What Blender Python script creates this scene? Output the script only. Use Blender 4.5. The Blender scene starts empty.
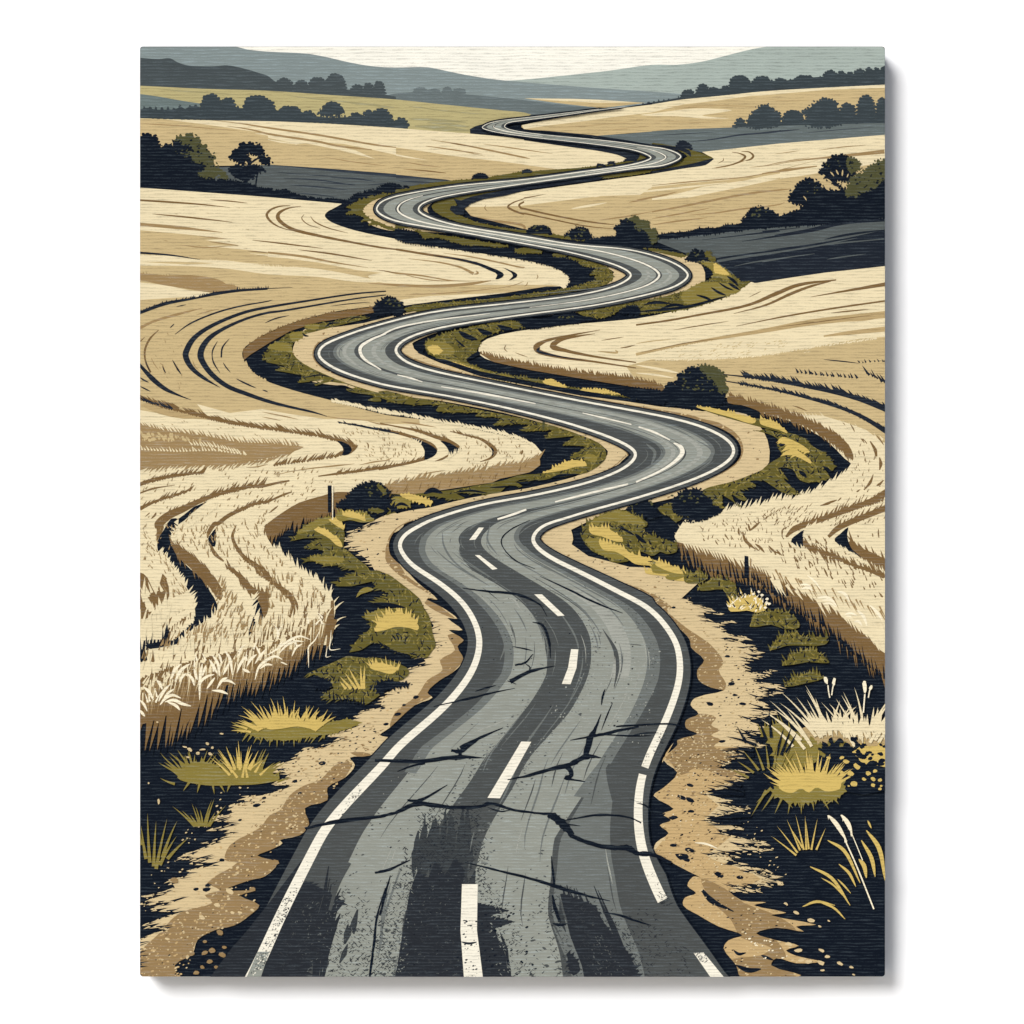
import bpy, bmesh, math, random
from mathutils import Vector
from mathutils.geometry import delaunay_2d_cdt

# ---------------------------------------------------------------- scene
SC = bpy.context.scene
COL = SC.collection
U = 0.8 / 745.0                 # one artwork unit in metres (print 0.80 x 1.00 m)
X0, X1, Y0, Y1 = 140.0, 885.0, 46.5, 976.5
CX = (X0 + X1) / 2
DEPTH = 0.033                   # stretched canvas on 38 mm bars
BASE_Z = 1.0                    # bottom edge above the floor
LAYER = 0.00002                 # ink film step

def lin(c):
    c /= 255.0
    return c / 12.92 if c <= 0.04045 else ((c + 0.055) / 1.055) ** 2.4

INK = dict(
    NV=(4, 15, 29), NV2=(25, 32, 43), SKY=(252, 249, 235), HILR=(170, 182, 174), HILL=(131, 143, 142),
    HILM=(103, 113, 113), HILD=(70, 78, 80), OLF=(186, 174, 124), OLF2=(158, 150, 108), GGR=(106, 119, 117),
    HEDGE=(56, 65, 69), TAN=(203, 180, 132), TAN2=(188, 163, 116), CRM=(237, 221, 181), BRN=(122, 95, 57), BR2=(158, 131, 88),
    OLV=(97, 89, 38), OL2=(134, 120, 56), YEL=(212, 184, 104), GRY=(84, 90, 89), GRY2=(48, 55, 64), GFD=(99, 108, 107),
    GRV=(216, 193, 148), GRB=(150, 123, 82), GRM=(199, 169, 119), RD0=(36, 40, 46), RDM=(54, 58, 60), RD1=(74, 77, 76), RD2=(108, 112, 108), RD3=(146, 149, 139),
    RD4=(166, 168, 158), WHT=(246, 240, 221), EAR=(252, 240, 208), TRK=(76, 76, 46))
GAIN = 0.775                     # pigment reflectance for a paper-white value of 1

MATS = {}
def weave_group():
    g = bpy.data.node_groups.new('canvas_weave', 'ShaderNodeTree')
    g.interface.new_socket('Ink', in_out='INPUT', socket_type='NodeSocketColor')
    g.interface.new_socket('Worn', in_out='INPUT', socket_type='NodeSocketColor')
    g.interface.new_socket('Amount', in_out='INPUT', socket_type='NodeSocketFloat')
    g.interface.new_socket('Color', in_out='OUTPUT', socket_type='NodeSocketColor')
    g.interface.new_socket('Normal', in_out='OUTPUT', socket_type='NodeSocketVector')
    N, L = g.nodes, g.links
    i = N.new('NodeGroupInput'); o = N.new('NodeGroupOutput')
    tc = N.new('ShaderNodeTexCoord')
    def mapped(sx, sz):
        m = N.new('ShaderNodeMapping'); m.inputs['Scale'].default_value = (sx, 0.0, sz)
        L.new(tc.outputs['Object'], m.inputs['Vector']); return m.outputs['Vector']
    def noise(vec, sc, det=2.0, rough=0.5):
        n = N.new('ShaderNodeTexNoise'); n.inputs['Scale'].default_value = sc
        n.inputs['Detail'].default_value = det; n.inputs['Roughness'].default_value = rough
        L.new(vec, n.inputs['Vector']); return n.outputs['Fac']
    def math_(op, a, b=None, c=None):
        n = N.new('ShaderNodeMath'); n.operation = op
        for k, v in enumerate((a, b, c)):
            if v is None: continue
            if hasattr(v, 'is_linked'): L.new(v, n.inputs[k])
            else: n.inputs[k].default_value = v
        return n.outputs[0]
    # weft threads: thin ribs about 3.3 units apart, slubbed along their length
    sep = N.new('ShaderNodeSeparateXYZ'); L.new(tc.outputs['Object'], sep.inputs[0])
    drift = noise(mapped(22.0, 160.0), 1.0, 2.0, 0.5)
    ph = math_('MULTIPLY_ADD', sep.outputs['Z'], 2 * math.pi / 0.00345, math_('MULTIPLY', drift, 9.0))
    rib = math_('MULTIPLY_ADD', math_('SINE', ph), 0.5, 0.5)
    slub = noise(mapped(62.0, 470.0), 1.0, 2.0, 0.55)
    grain = noise(mapped(520.0, 760.0), 1.0, 1.0, 0.6)
    mix = math_('ADD', math_('MULTIPLY', rib, 0.20), math_('ADD', math_('MULTIPLY', slub, 0.55), math_('MULTIPLY', grain, 0.25)))
    r = N.new('ShaderNodeMapRange'); r.inputs['From Min'].default_value = 0.52; r.inputs['From Max'].default_value = 0.72
    L.new(mix, r.inputs['Value'])
    f = math_('MULTIPLY', r.outputs[0], i.outputs['Amount'])
    mx = N.new('ShaderNodeMix'); mx.data_type = 'RGBA'
    L.new(f, mx.inputs['Factor']); L.new(i.outputs['Ink'], mx.inputs['A']); L.new(i.outputs['Worn'], mx.inputs['B'])
    # slow mottling of the ink film
    mot = noise(mapped(14.0, 60.0), 1.0, 3.0, 0.6)
    v = math_('MULTIPLY_ADD', mot, 0.22, 0.89)
    hs = N.new('ShaderNodeHueSaturation'); L.new(v, hs.inputs['Value']); L.new(mx.outputs['Result'], hs.inputs['Color'])
    b = N.new('ShaderNodeBump'); b.inputs['Strength'].default_value = 0.8; b.inputs['Distance'].default_value = 0.0009
    L.new(mix, b.inputs['Height'])
    L.new(hs.outputs['Color'], o.inputs['Color']); L.new(b.outputs['Normal'], o.inputs['Normal'])
    return g
WEAVE = weave_group()

def ink(name):
    if name in MATS: return MATS[name]
    rgb = [lin(c) * GAIN for c in INK[name]]
    m = bpy.data.materials.new('ink_' + name.lower()); m.use_nodes = True
    nt = m.node_tree; p = nt.nodes['Principled BSDF']
    g = nt.nodes.new('ShaderNodeGroup'); g.node_tree = WEAVE
    lum = 0.3 * rgb[0] + 0.6 * rgb[1] + 0.1 * rgb[2]
    if lum < 0.25:
        worn = [c + (0.030 + 0.28 * lum) * k for c, k in zip(rgb, (0.78, 1.0, 1.12))]; am = 0.9
    else:
        worn = [c * 0.58 for c in rgb]; am = 0.78
    g.inputs['Ink'].default_value = (*rgb, 1); g.inputs['Worn'].default_value = (*worn, 1)
    g.inputs['Amount'].default_value = am
    nt.links.new(g.outputs['Color'], p.inputs['Base Color']); nt.links.new(g.outputs['Normal'], p.inputs['Normal'])
    p.inputs['Roughness'].default_value = 0.85; p.inputs['Specular IOR Level'].default_value = 0.12
    MATS[name] = m
    return m

# ---------------------------------------------------------------- tracing helpers
TILES = dict(px=(0, 0, 1))
for k, x in enumerate((140, 268, 396, 524, 652, 762), 1):
    TILES['A%d' % k] = (x, 46, 8); TILES['B%d' % k] = (x, 160, 8)
for n, (x, y) in dict(C1=(140, 280), C2=(140, 400), C3=(262, 400), C4=(380, 400), C5=(500, 400), C6=(760, 380), C7=(660, 440), C8=(762, 500),
                      E1=(140, 520), E2=(250, 510), E3=(320, 570), E4=(140, 630), E5=(240, 630), E6=(560, 480), E7=(660, 540), E8=(762, 660)).items():
    TILES[n] = (x, y, 8)
for a, x in enumerate((130, 380, 636)):
    for b, y in enumerate((40, 280, 520, 740)):
        TILES['Q%d%d' % (a, b)] = (x, y, 4)

def g(s):
    t = TILES['px']; out = []
    for w in s.split():
        if ',' in w:
            a, b = w.split(','); out.append((t[0] + float(a) / t[2], t[1] + float(b) / t[2]))
        else:
            t = TILES[w]
    return out

def cr(p0, p1, p2, p3, t):
    """centripetal Catmull-Rom between p1 and p2"""
    k = [0.0]
    for a, b in ((p0, p1), (p1, p2), (p2, p3)): k.append(k[-1] + max(math.dist(a, b), 1e-4) ** 0.5)
    u = k[1] + (k[2] - k[1]) * t
    L = lambda a, b, ta, tb: tuple(x + (y - x) * (u - ta) / (tb - ta) for x, y in zip(a, b))
    a1, a2, a3 = L(p0, p1, k[0], k[1]), L(p1, p2, k[1], k[2]), L(p2, p3, k[2], k[3])
    b1, b2 = L(a1, a2, k[0], k[2]), L(a2, a3, k[1], k[3])
    return L(b1, b2, k[1], k[2])

def sm(p, n=5, closed=False):
    q = [p[0]]
    for a in p[1:]:
        if math.dist(a, q[-1]) > 1e-6: q.append(a)
    p = q; N = len(p); out = []
    if N < 3: return list(p)
    ends = ((2 * p[0][0] - p[1][0], 2 * p[0][1] - p[1][1]), (2 * p[-1][0] - p[-2][0], 2 * p[-1][1] - p[-2][1]))
    for i in range(N if closed else N - 1):
        if closed: q = [p[(i + k) % N] for k in (-1, 0, 1, 2)]
        else: q = [ends[0] if i == 0 else p[i - 1], p[i], p[i + 1], ends[1] if i + 2 >= N else p[i + 2]]
        for j in range(n): out.append(cr(*q, j / n))
    if not closed: out.append(tuple(p[-1]))
    return out

def area(p):
    return 0.5 * sum(p[i][0] * p[(i + 1) % len(p)][1] - p[(i + 1) % len(p)][0] * p[i][1] for i in range(len(p)))

def inside(q, p):
    c = False; j = len(p) - 1
    for i in range(len(p)):
        if (p[i][1] > q[1]) != (p[j][1] > q[1]) and q[0] < (p[j][0] - p[i][0]) * (q[1] - p[i][1]) / (p[j][1] - p[i][1]) + p[i][0]: c = not c
        j = i
    return c

def resample(p, step, closed=False):
    q = list(p) + ([p[0]] if closed else [])
    out = [q[0]]; acc = 0.0
    for a, b in zip(q, q[1:]):
        d = math.dist(a, b)
        while acc + d >= step:
            t = (step - acc) / d; a = (a[0] + (b[0] - a[0]) * t, a[1] + (b[1] - a[1]) * t)
            out.append(a); d = math.dist(a, b); acc = 0.0
        acc += d
    if not closed and math.dist(out[-1], q[-1]) > 1e-6: out.append(q[-1])
    return out

R = random.Random(7)

def at_len(pts, vals):
    """value lists given at the control points, spread along the smoothed path"""
    n = len(pts) - 1; out = []
    for i in range(n + 1):
        t = i / n * (len(vals) - 1); k = min(int(t), len(vals) - 2); out.append(vals[k] + (vals[k + 1] - vals[k]) * (t - k))
    return out

def st(s, w, prof='t', rough=0.0, n=5):
    """tapered stroke along a traced line"""
    p = sm(g(s) if isinstance(s, str) else s, n); N = len(p)
    if isinstance(w, (list, tuple)): W = at_len(p, list(w))
    else:
        W = []
        for i in range(N):
            t = i / (N - 1)
            k = {'t': math.sin(math.pi * (0.03 + 0.94 * t)) ** 0.7, 's': min(1, 0.08 + t * 1.6), 'e': min(1, 0.08 + (1 - t) * 1.6), 'n': 1}[prof]
            W.append(w * k)
    a, b = [], []
    for i in range(N):
        q0, q1 = p[max(i - 1, 0)], p[min(i + 1, N - 1)]
        d = math.dist(q0, q1) or 1; nx, ny = -(q1[1] - q0[1]) / d, (q1[0] - q0[0]) / d
        h = W[i] / 2
        ha = h * (1 + rough * R.uniform(-1, 1)); hb = h * (1 + rough * R.uniform(-1, 1))
        a.append((p[i][0] + nx * ha, p[i][1] + ny * ha)); b.append((p[i][0] - nx * hb, p[i][1] - ny * hb))
    return a + b[::-1]

def blade(x, y, L, w, ang, bend=0.0, n=4):
    """curved pointed blade; ang in degrees, anticlockwise from +x with y up"""
    a = math.radians(ang); px, py = x, y; l, r = [], []
    for i in range(n + 1):
        t = i / n; h = w / 2 * (1 - t) ** 0.8
        dx, dy = math.cos(a), -math.sin(a)
        l.append((px - dy * h, py + dx * h)); r.append((px + dy * h, py - dx * h))
        a += math.radians(bend) / n; px += math.cos(a) * L / n; py -= math.sin(a) * L / n
    return l[:-1] + [l[-1]] + r[-2::-1]

def fringe(path, L, w, step, ang, jit=10, bend=0, sub=0.35):
    p = resample(sm(g(path) if isinstance(path, str) else path), step); out = []
    for x, y in p:
        k = R.uniform(1 - sub, 1 + sub)
        aa = ang(x, y) if callable(ang) else ang
        aj = math.radians(aa); bx, by = x - math.cos(aj) * L * .25, y + math.sin(aj) * L * .25
        kk = 1.25 + .45 * min(max((y - 330) / 150, 0), 1)
        out.append(blade(bx + R.uniform(-.3, .3) * step, by + R.uniform(-.3, .3), L * k * kk, w * R.uniform(1.1, 1.7), aa + R.uniform(-jit, jit), bend + R.uniform(-8, 8), 3))
    return out

def burst(cx, cy, rx, ry, n, L0, L1, w, a0=168, a1=12, bend=14):
    """blades springing from the top (or foot) of a rounded tuft"""
    out = []
    for k in range(n):
        u = (k + .5) / n + R.uniform(-.4, .4) / n; a = a0 + (a1 - a0) * u
        t = math.radians(a)
        out.append(blade(cx + math.cos(t) * rx * .8, cy - math.sin(t) * ry * .35, R.uniform(L0, L1), w * R.uniform(.7, 1.3), 90 + (a - 90) * .72 + R.uniform(-9, 9), bend * (a - 90) / 80 + R.uniform(-5, 5), 5))
    return out

def strewn(poly, n, L, w, angs, jit=22):
    """blades lying in several directions inside an outline"""
    return ticks(poly, int(n), L, w, lambda x, y: R.choice(angs), jit, 0)

def ticks(poly, n, L, w, ang, jit=12, bend=0):
    xs = [q[0] for q in poly]; ys = [q[1] for q in poly]; out = []; k = 0
    while len(out) < n and k < n * 30:
        k += 1
        q = (R.uniform(min(xs), max(xs)), R.uniform(min(ys), max(ys)))
        if not inside(q, poly): continue
        aa = ang(*q) if callable(ang) else ang
        s = R.uniform(.5, 1.3)
        l = L * s
        b = blade(q[0], q[1], l, w * R.uniform(.6, 1.1), aa + R.uniform(-jit, jit), bend, 2)
        out.append(b)
    return out

def spot(x, y, rx, ry, rot=0.0, n=7):
    o = []
    for i in range(n):
        a = 2 * math.pi * i / n; k = R.uniform(.75, 1.2)
        u, v = math.cos(a) * rx * k, math.sin(a) * ry * k
        o.append((x + u * math.cos(rot) - v * math.sin(rot), y + u * math.sin(rot) + v * math.cos(rot)))
    return o

def specks(poly, n, r0, r1, flat=0.6, rot=-0.3):
    xs = [q[0] for q in poly]; ys = [q[1] for q in poly]; out = []; k = 0
    while len(out) < n and k < n * 30:
        k += 1
        q = (R.uniform(min(xs), max(xs)), R.uniform(min(ys), max(ys)))
        if inside(q, poly):
            r = R.uniform(r0, r1) * R.uniform(.6, 1); out.append(spot(q[0], q[1], r, r * flat, rot + R.uniform(-.4, .4), 6))
    return out

def rag(s, amp, step, ang=None, smooth=4, notch=0.0):
    """closed outline with leaf-like points; ang = direction the points lean (None: straight out)"""
    p = g(s) if isinstance(s, str) else list(s)
    if smooth: p = sm(p, smooth, True)
    step *= 1 + .45 * min(max((p[0][1] - 230) / 270, 0), 1)
    p = resample(p, step, True)
    if area(p) < 0: p = p[::-1]
    out = []; N = len(p)
    for i in range(N):
        a, b = p[i], p[(i + 1) % N]
        d = math.dist(a, b) or 1
        nx, ny = (b[1] - a[1]) / d, -(b[0] - a[0]) / d       # outward (y down, positive area)
        out.append(a)
        if R.random() < .22: continue
        if ang is None: dx, dy = nx, ny
        else:
            dx, dy = math.cos(math.radians(ang)), -math.sin(math.radians(ang))
            k = dx * nx + dy * ny
            if k < 0.12:
                continue
            dx, dy = dx * 0.8 + nx * 0.35, dy * 0.8 + ny * 0.35
        m = amp * (1.0 + 1.7 * min(max((a[1] - 170) / 330, 0), 1)) * (.15 + 1.5 * R.random() ** 1.6)
        t = R.uniform(.3, .7)
        out.append((a[0] + (b[0] - a[0]) * t + dx * m, a[1] + (b[1] - a[1]) * t + dy * m))
    return out

def leafy(s, r, step=None, smooth=3):
    """crown outline: the traced outline plus rounded leaf clumps along its edge"""
    p = g(s) if isinstance(s, str) else list(s)
    p = sm(p, smooth, True)
    out = [p]
    if area(p) < 0: p = p[::-1]
    q = resample(p, step or r * 1.6, True); N = len(q)
    for i in range(N):
        (x, y), (x2, y2) = q[i], q[(i + 1) % N]
        d = math.dist((x, y), (x2, y2)) or 1; nx, ny = (y2 - y) / d, -(x2 - x) / d
        if R.random() < .8:
            k = r * R.uniform(.75, 1.3); o = R.uniform(.0, .5) * r
            out.append(spot(x + nx * o, y + ny * o, k, k * R.uniform(.75, .95), R.uniform(0, 3), 9))
        if R.random() < .45:
            k = r * R.uniform(.4, .6); o = R.uniform(.9, 1.5) * r
            out.append(spot(x + nx * o, y + ny * o, k * 1.2, k * .8, R.uniform(0, 3), 8))
    return out

def dome(cx, x0, x1, top, base, t, r=2.0):
    """small round distant crown, in tile units"""
    ox, oy, s = TILES[t]
    f = lambda a, b: (ox + a / s, oy + b / s)
    pts = [f(x0, base), f(x0 + (cx - x0) * .10, base + (top - base) * .5), f(x0 + (cx - x0) * .45, base + (top - base) * .88), f(cx, top),
           f(cx + (x1 - cx) * .55, base + (top - base) * .88), f(cx + (x1 - cx) * .9, base + (top - base) * .5), f(x1, base)]
    p = sm(pts, 4)
    out = [p]
    for q in resample(p, r * 1.9)[:-1]:
        k = r * R.uniform(1.0, 1.6); out.append(spot(q[0], q[1], k, k * R.uniform(.65, .85), 0, 9))
    return out

# ---------------------------------------------------------------- mesh making
PLACED = []            # (x0, y0, x1, y1, level)
def w2(p, z): return ((p[0] - CX) * U, -(DEPTH + z), (Y1 - p[1]) * U)

def convex(P):
    n = len(P); t = 0.0
    for i in range(n):
        (ax, ay), (bx, by), (cx, cy) = P[i], P[(i + 1) % n], P[(i + 2) % n]
        u, v, w, z = bx - ax, by - ay, cx - bx, cy - by
        c = u * z - v * w
        if c < 0: return False
        t += math.atan2(c, u * w + v * z)
    return t < 6.4

def union(polys, clip):
    V, F, nclip = [], [], 0
    def add(p):
        q = []
        for a in p:
            if not q or math.dist(a, q[-1]) > 0.02: q.append(a)
        if len(q) > 2 and math.dist(q[0], q[-1]) < 0.02: q.pop()
        if len(q) < 3 or abs(area(q)) < 0.02: return False
        if area(q) < 0: q = q[::-1]
        F.append(list(range(len(V), len(V) + len(q)))); V.extend(Vector(a) for a in q); return True
    for c in clip:
        if add(c): nclip += 1
    for p in polys: add(p)
    if len(F) == nclip: return [], []
    v, e, f, ov, oe, of = delaunay_2d_cdt(V, [], F, 0, 1e-4, True)
    big = {}
    for k, fc in enumerate(F):
        P = [(V[i].x, V[i].y) for i in fc]
        if len(fc) > 9 or not convex(P):
            big[k] = (P, min(q[0] for q in P), max(q[0] for q in P), min(q[1] for q in P), max(q[1] for q in P))
    def wn(x, y, P):
        n = 0
        for (ax, ay), (bx, by) in zip(P, P[1:] + P[:1]):
            if ay <= y:
                if by > y and (bx - ax) * (y - ay) - (x - ax) * (by - ay) > 0: n += 1
            elif by <= y and (bx - ax) * (y - ay) - (x - ax) * (by - ay) < 0: n -= 1
        return n != 0
    keep = []
    for t, o in zip(f, of):
        cx = sum(v[i][0] for i in t) / 3; cy = sum(v[i][1] for i in t) / 3
        hit = {k for k in o if k not in big}
        for k, (P, a0, a1, b0, b1) in big.items():
            if a0 < cx < a1 and b0 < cy < b1 and wn(cx, cy, P): hit.add(k)
        if any(k >= nclip for k in hit) and (not nclip or any(k < nclip for k in hit)): keep.append(t)
    return v, keep

def part(name, parent, items, label=None):
    """items: (ink, polygons[, clip polygons]) painted in order; one mesh"""
    bm = bmesh.new(); mats = []
    for it in items:
        col, polys = it[0], it[1]; clip = it[2] if len(it) > 2 else []
        if polys and not isinstance(polys[0][0], (tuple, list)): polys = [polys]
        if not polys: continue
        v, f = union(polys, clip)
        if not f: continue
        used = sorted({i for t in f for i in t})
        xs = [v[i][0] for i in used]; ys = [v[i][1] for i in used]
        bb = (min(xs), min(ys), max(xs), max(ys))
        lv = 1 + max([q[4] for q in PLACED if q[0] < bb[2] and q[2] > bb[0] and q[1] < bb[3] and q[3] > bb[1]], default=0)
        PLACED.append((*bb, lv))
        if col not in mats: mats.append(col)
        mi = mats.index(col)
        vm = {i: bm.verts.new(w2(v[i], lv * LAYER)) for i in used}
        for t in f:
            try: fc = bm.faces.new([vm[i] for i in t])
            except ValueError: continue
            fc.material_index = mi
    # trim to the front face of the canvas (its corners are slightly rounded)
    hw = (X1 - X0) / 2 * U - 0.0002; h = (Y1 - Y0) * U
    cuts = [((hw, 0, 0), (1, 0, 0)), ((-hw, 0, 0), (-1, 0, 0)), ((0, 0, h - 0.0002), (0, 0, 1)), ((0, 0, 0.0002), (0, 0, -1))]
    for sx in (-1, 1):
        for zc, sz in ((0, -1), (h, 1)):
            cuts.append(((sx * (hw - 0.0011), 0, zc - sz * 0.0017), (sx, 0, sz)))
    for co, no in cuts:
        bmesh.ops.bisect_plane(bm, geom=bm.verts[:] + bm.edges[:] + bm.faces[:], dist=1e-8, plane_co=co, plane_no=no, clear_outer=True)
    for fc in bm.faces:
        if fc.normal.y > 0: fc.normal_flip()
    me = bpy.data.meshes.new(name); bm.to_mesh(me); bm.free()
    for c in mats: me.materials.append(ink(c))
    o = bpy.data.objects.new(name, me); COL.objects.link(o)
    if parent is not None: o.parent = parent
    if label: o['label'] = label
    return o
# ---------------------------------------------------------------- wall, floor, canvas
def obj_from_bm(name, bm, mat, parent=None):
    me = bpy.data.meshes.new(name); bm.to_mesh(me); bm.free()
    me.materials.append(mat)
    o = bpy.data.objects.new(name, me); COL.objects.link(o)
    if parent is not None: o.parent = parent
    return o

def box(bm, x0, x1, y0, y1, z0, z1):
    v = [bm.verts.new(c) for c in ((x0, y0, z0), (x1, y0, z0), (x1, y1, z0), (x0, y1, z0), (x0, y0, z1), (x1, y0, z1), (x1, y1, z1), (x0, y1, z1))]
    for f in ((0, 3, 2, 1), (4, 5, 6, 7), (0, 1, 5, 4), (1, 2, 6, 5), (2, 3, 7, 6), (3, 0, 4, 7)): bm.faces.new([v[i] for i in f])
    return v

def plain(name, rgb, rough, bump=0.0, scale=40.0):
    m = bpy.data.materials.new(name); m.use_nodes = True; nt = m.node_tree; p = nt.nodes['Principled BSDF']
    tc = nt.nodes.new('ShaderNodeTexCoord'); n = nt.nodes.new('ShaderNodeTexNoise'); n.inputs['Scale'].default_value = scale; n.inputs['Detail'].default_value = 4
    nt.links.new(tc.outputs['Object'], n.inputs['Vector'])
    mx = nt.nodes.new('ShaderNodeMix'); mx.data_type = 'RGBA'
    mx.inputs['A'].default_value = (*[c * 0.985 for c in rgb], 1); mx.inputs['B'].default_value = (*rgb, 1)
    nt.links.new(n.outputs['Fac'], mx.inputs['Factor']); nt.links.new(mx.outputs['Result'], p.inputs['Base Color'])
    p.inputs['Roughness'].default_value = rough; p.inputs['Specular IOR Level'].default_value = 0.2
    if bump:
        b = nt.nodes.new('ShaderNodeBump'); b.inputs['Strength'].default_value = bump; b.inputs['Distance'].default_value = 0.0005
        nt.links.new(n.outputs['Fac'], b.inputs['Height']); nt.links.new(b.outputs['Normal'], p.inputs['Normal'])
    return m

bm = bmesh.new(); box(bm, -8, 8, 0, 0.2, 0.0, 5.0)
wall = obj_from_bm('wall', bm, plain('white_wall_paint', (0.90, 0.90, 0.90), 0.9, 0.05, 90))
wall['label'] = 'plain white painted wall behind the canvas print'; wall['category'] = 'wall'
bm = bmesh.new(); box(bm, -8, 8, -9, 0.0, -0.1, -0.002)
floor = obj_from_bm('ground', bm, plain('pale_concrete', (0.55, 0.54, 0.52), 0.8, 0.2, 6)); floor['kind'] = 'structure'

ROOT = bpy.data.objects.new('canvas_print', None); COL.objects.link(ROOT)
ROOT.location = (0, 0, BASE_Z); ROOT.empty_display_size = 0.1
ROOT['label'] = 'stretched canvas print of a winding country road through wheat fields, hung on the white wall'
ROOT['category'] = 'canvas print'

hw = (X1 - X0) / 2 * U; hh = (Y1 - Y0) * U; rr = 0.0032
bm = bmesh.new()
def ring(y, inset):
    out = []
    for cx, cz, a0 in ((hw - rr, hh - rr, 0), (-hw + rr, hh - rr, 90), (-hw + rr, rr, 180), (hw - rr, rr, 270)):
        for k in range(5):
            a = math.radians(a0 + 22.5 * k); q = rr - inset
            out.append(bm.verts.new((cx + math.cos(a) * q, y, cz + math.sin(a) * q)))
    return out
rings = [ring(-0.003, 0.0), ring(-DEPTH + 0.0003, 0.0), ring(-DEPTH, 0.0003)]
for a, b in zip(rings, rings[1:]):
    for i in range(20): bm.faces.new((a[i], a[(i + 1) % 20], b[(i + 1) % 20], b[i]))
bm.faces.new(rings[-1]); bm.faces.new(rings[0][::-1])
bmesh.ops.recalc_face_normals(bm, faces=bm.faces[:])
obj_from_bm('stretched_canvas', bm, ink('NV2'), ROOT)

def tiles(o):
    return g(o)

# ---------------------------------------------------------------- sky and far hills
full = g('px 130,40 895,40 895,985 130,985')
part('dark_ground', ROOT, [('NV', full)], 'dark navy ground showing between fields and verges')
part('sky', ROOT, [('SKY', g('px 130,40 895,40 895,110 130,110'))], 'pale cream sky')
part('hill', ROOT, [('HILR', sm(g('A3 850,277 940,274 A4 0,269 400,228 700,195 1024,150 A5 200,150 400,125 600,75 800,25 920,5 px 800,42 895,42 895,110 524,110'), 3, False))], 'pale grey-green hill at the right')
part('hill', ROOT, [('HILL', sm(g('px 130,40 A1 740,0 870,30 1024,45 A2 300,60 450,85 600,120 750,150 900,168 1024,172 A3 250,170 350,188 500,220 700,255 860,275 1024,290 A4 300,315 700,345 1024,365 A5 240,385'), 4) + g('px 690,108 640,112 520,116 130,112'))], 'blue-grey hill behind the left fields')
part('hill', ROOT, [('HILM', sm(g('px 383,96 A3 0,380 100,372 200,372 400,375 545,385 700,400 900,420 1024,432 A4 300,470 600,497'), 3) + g('A4 400,530 0,560 px 400,104'))], 'darker low ridge in front of the blue-grey hill')
for c, a, b, t in ((195, 140, 245, 335), (300, 250, 350, 348), (410, 375, 450, 333), (505, 455, 556, 345)):
    part('distant_tree', ROOT, [('HILM', dome(c, a, b, t, 382, 'A3', 1.2))])
part('field', ROOT, [('TAN', g('A4 0,418 400,425 600,432 970,455 620,497 300,460')), ('CRM', g('A4 0,418 400,423 600,430 900,450 600,455 300,440'))], 'thin pale field under the far ridge')
part('hill', ROOT, [('HILD', sm(g('A1 -60,92 0,95 150,105 240,98 300,130 380,155 480,162 600,162 700,155 850,185 950,215 1024,240 A2 60,285 180,310 500,335 850,375 1024,405'), 4) + g('A2 1024,430 500,395 0,365 A1 500,345 -60,320'))], 'dark slate hill at the upper left')
for c, a, b, t, bs in ((130, 70, 190, 264, 330), (265, 215, 312, 282, 340), (390, 328, 470, 258, 345), (525, 470, 622, 228, 365), (712, 668, 758, 312, 370), (802, 768, 840, 302, 375), (890, 852, 932, 288, 385)):
    part('distant_tree', ROOT, [('HILD', dome(c, a, b, t, bs, 'A2', 1.6))])
olive_field = sm(g('A1 -60,316 0,318 500,342 1024,358 A2 500,392 1024,428 A3 300,460 600,490 850,515 1024,532 A4 60,548'), 3) + g('A4 0,575 A3 900,580 600,660 600,700 px 470,140 396,132 130,128')
part('field', ROOT, [('OLF', olive_field),
     ('OLF2', [st(s, w) for s, w in (('A3 100,580 300,592 560,610', 3), ('A3 150,640 350,655 590,680', 5), ('A3 250,610 450,630 590,650', 3), ('A2 150,395 400,425 900,470', 1.2), ('A2 600,450 900,480 1010,490', 1.5), ('A1 100,340 400,365 800,390', 1.2), ('A3 100,480 400,520 700,545', 1.2))], [olive_field]),
     ('GGR', sm(g('A1 -60,380 0,385 150,405 300,432 480,460'), 3) + g('A1 480,520 -60,520'), [olive_field])], 'olive pasture at the upper left')

# hedgerow with trees, upper left
part('hedgerow', ROOT, [('HEDGE', leafy('A1 -60,520 60,495 130,510 280,508 330,485 360,505 400,482 440,482 500,490 700,495 1024,500 A2 200,540 500,575 800,560 1010,600 1024,630 A3 95,640 95,662 A2 1024,655 800,640 400,615 0,603 A1 500,592 -60,576', 1.6, 6, 1))], 'dark hedgerow along the upper left field')
for t, c, a, b, tp, bs in (('A1', 570, 495, 648, 392, 500), ('A1', 705, 655, 758, 420, 500), ('A1', 935, 838, 1040, 403, 510), ('A2', 10, -40, 50, 440, 540),
                           ('A2', 160, 90, 262, 488, 570), ('A2', 325, 283, 368, 524, 580), ('A2', 700, 655, 755, 546, 600), ('A2', 805, 768, 840, 525, 600), ('A2', 905, 830, 980, 505, 610), ('A3', 40, -15, 95, 583, 658)):
    part('hedgerow_tree', ROOT, [('HEDGE', dome(c, a, b, tp, bs, t, 2.0))])
tr = part('hedgerow_tree', ROOT, [('HEDGE', dome(512, 440, 592, 457, 545, 'A2', 2.0) + leafy('A2 405,535 440,520 590,515 590,545 520,550 430,550', 1.6))], 'open-crowned tree with bare forked trunk')
part('trunk', tr, [('HEDGE', [st('A2 480,600 470,560 450,540', 1.4, 'n'), st('A2 490,600 500,560 520,530', 1.6, 'n'), st('A2 500,590 540,560 570,540', 1.2, 'n')])])

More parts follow.
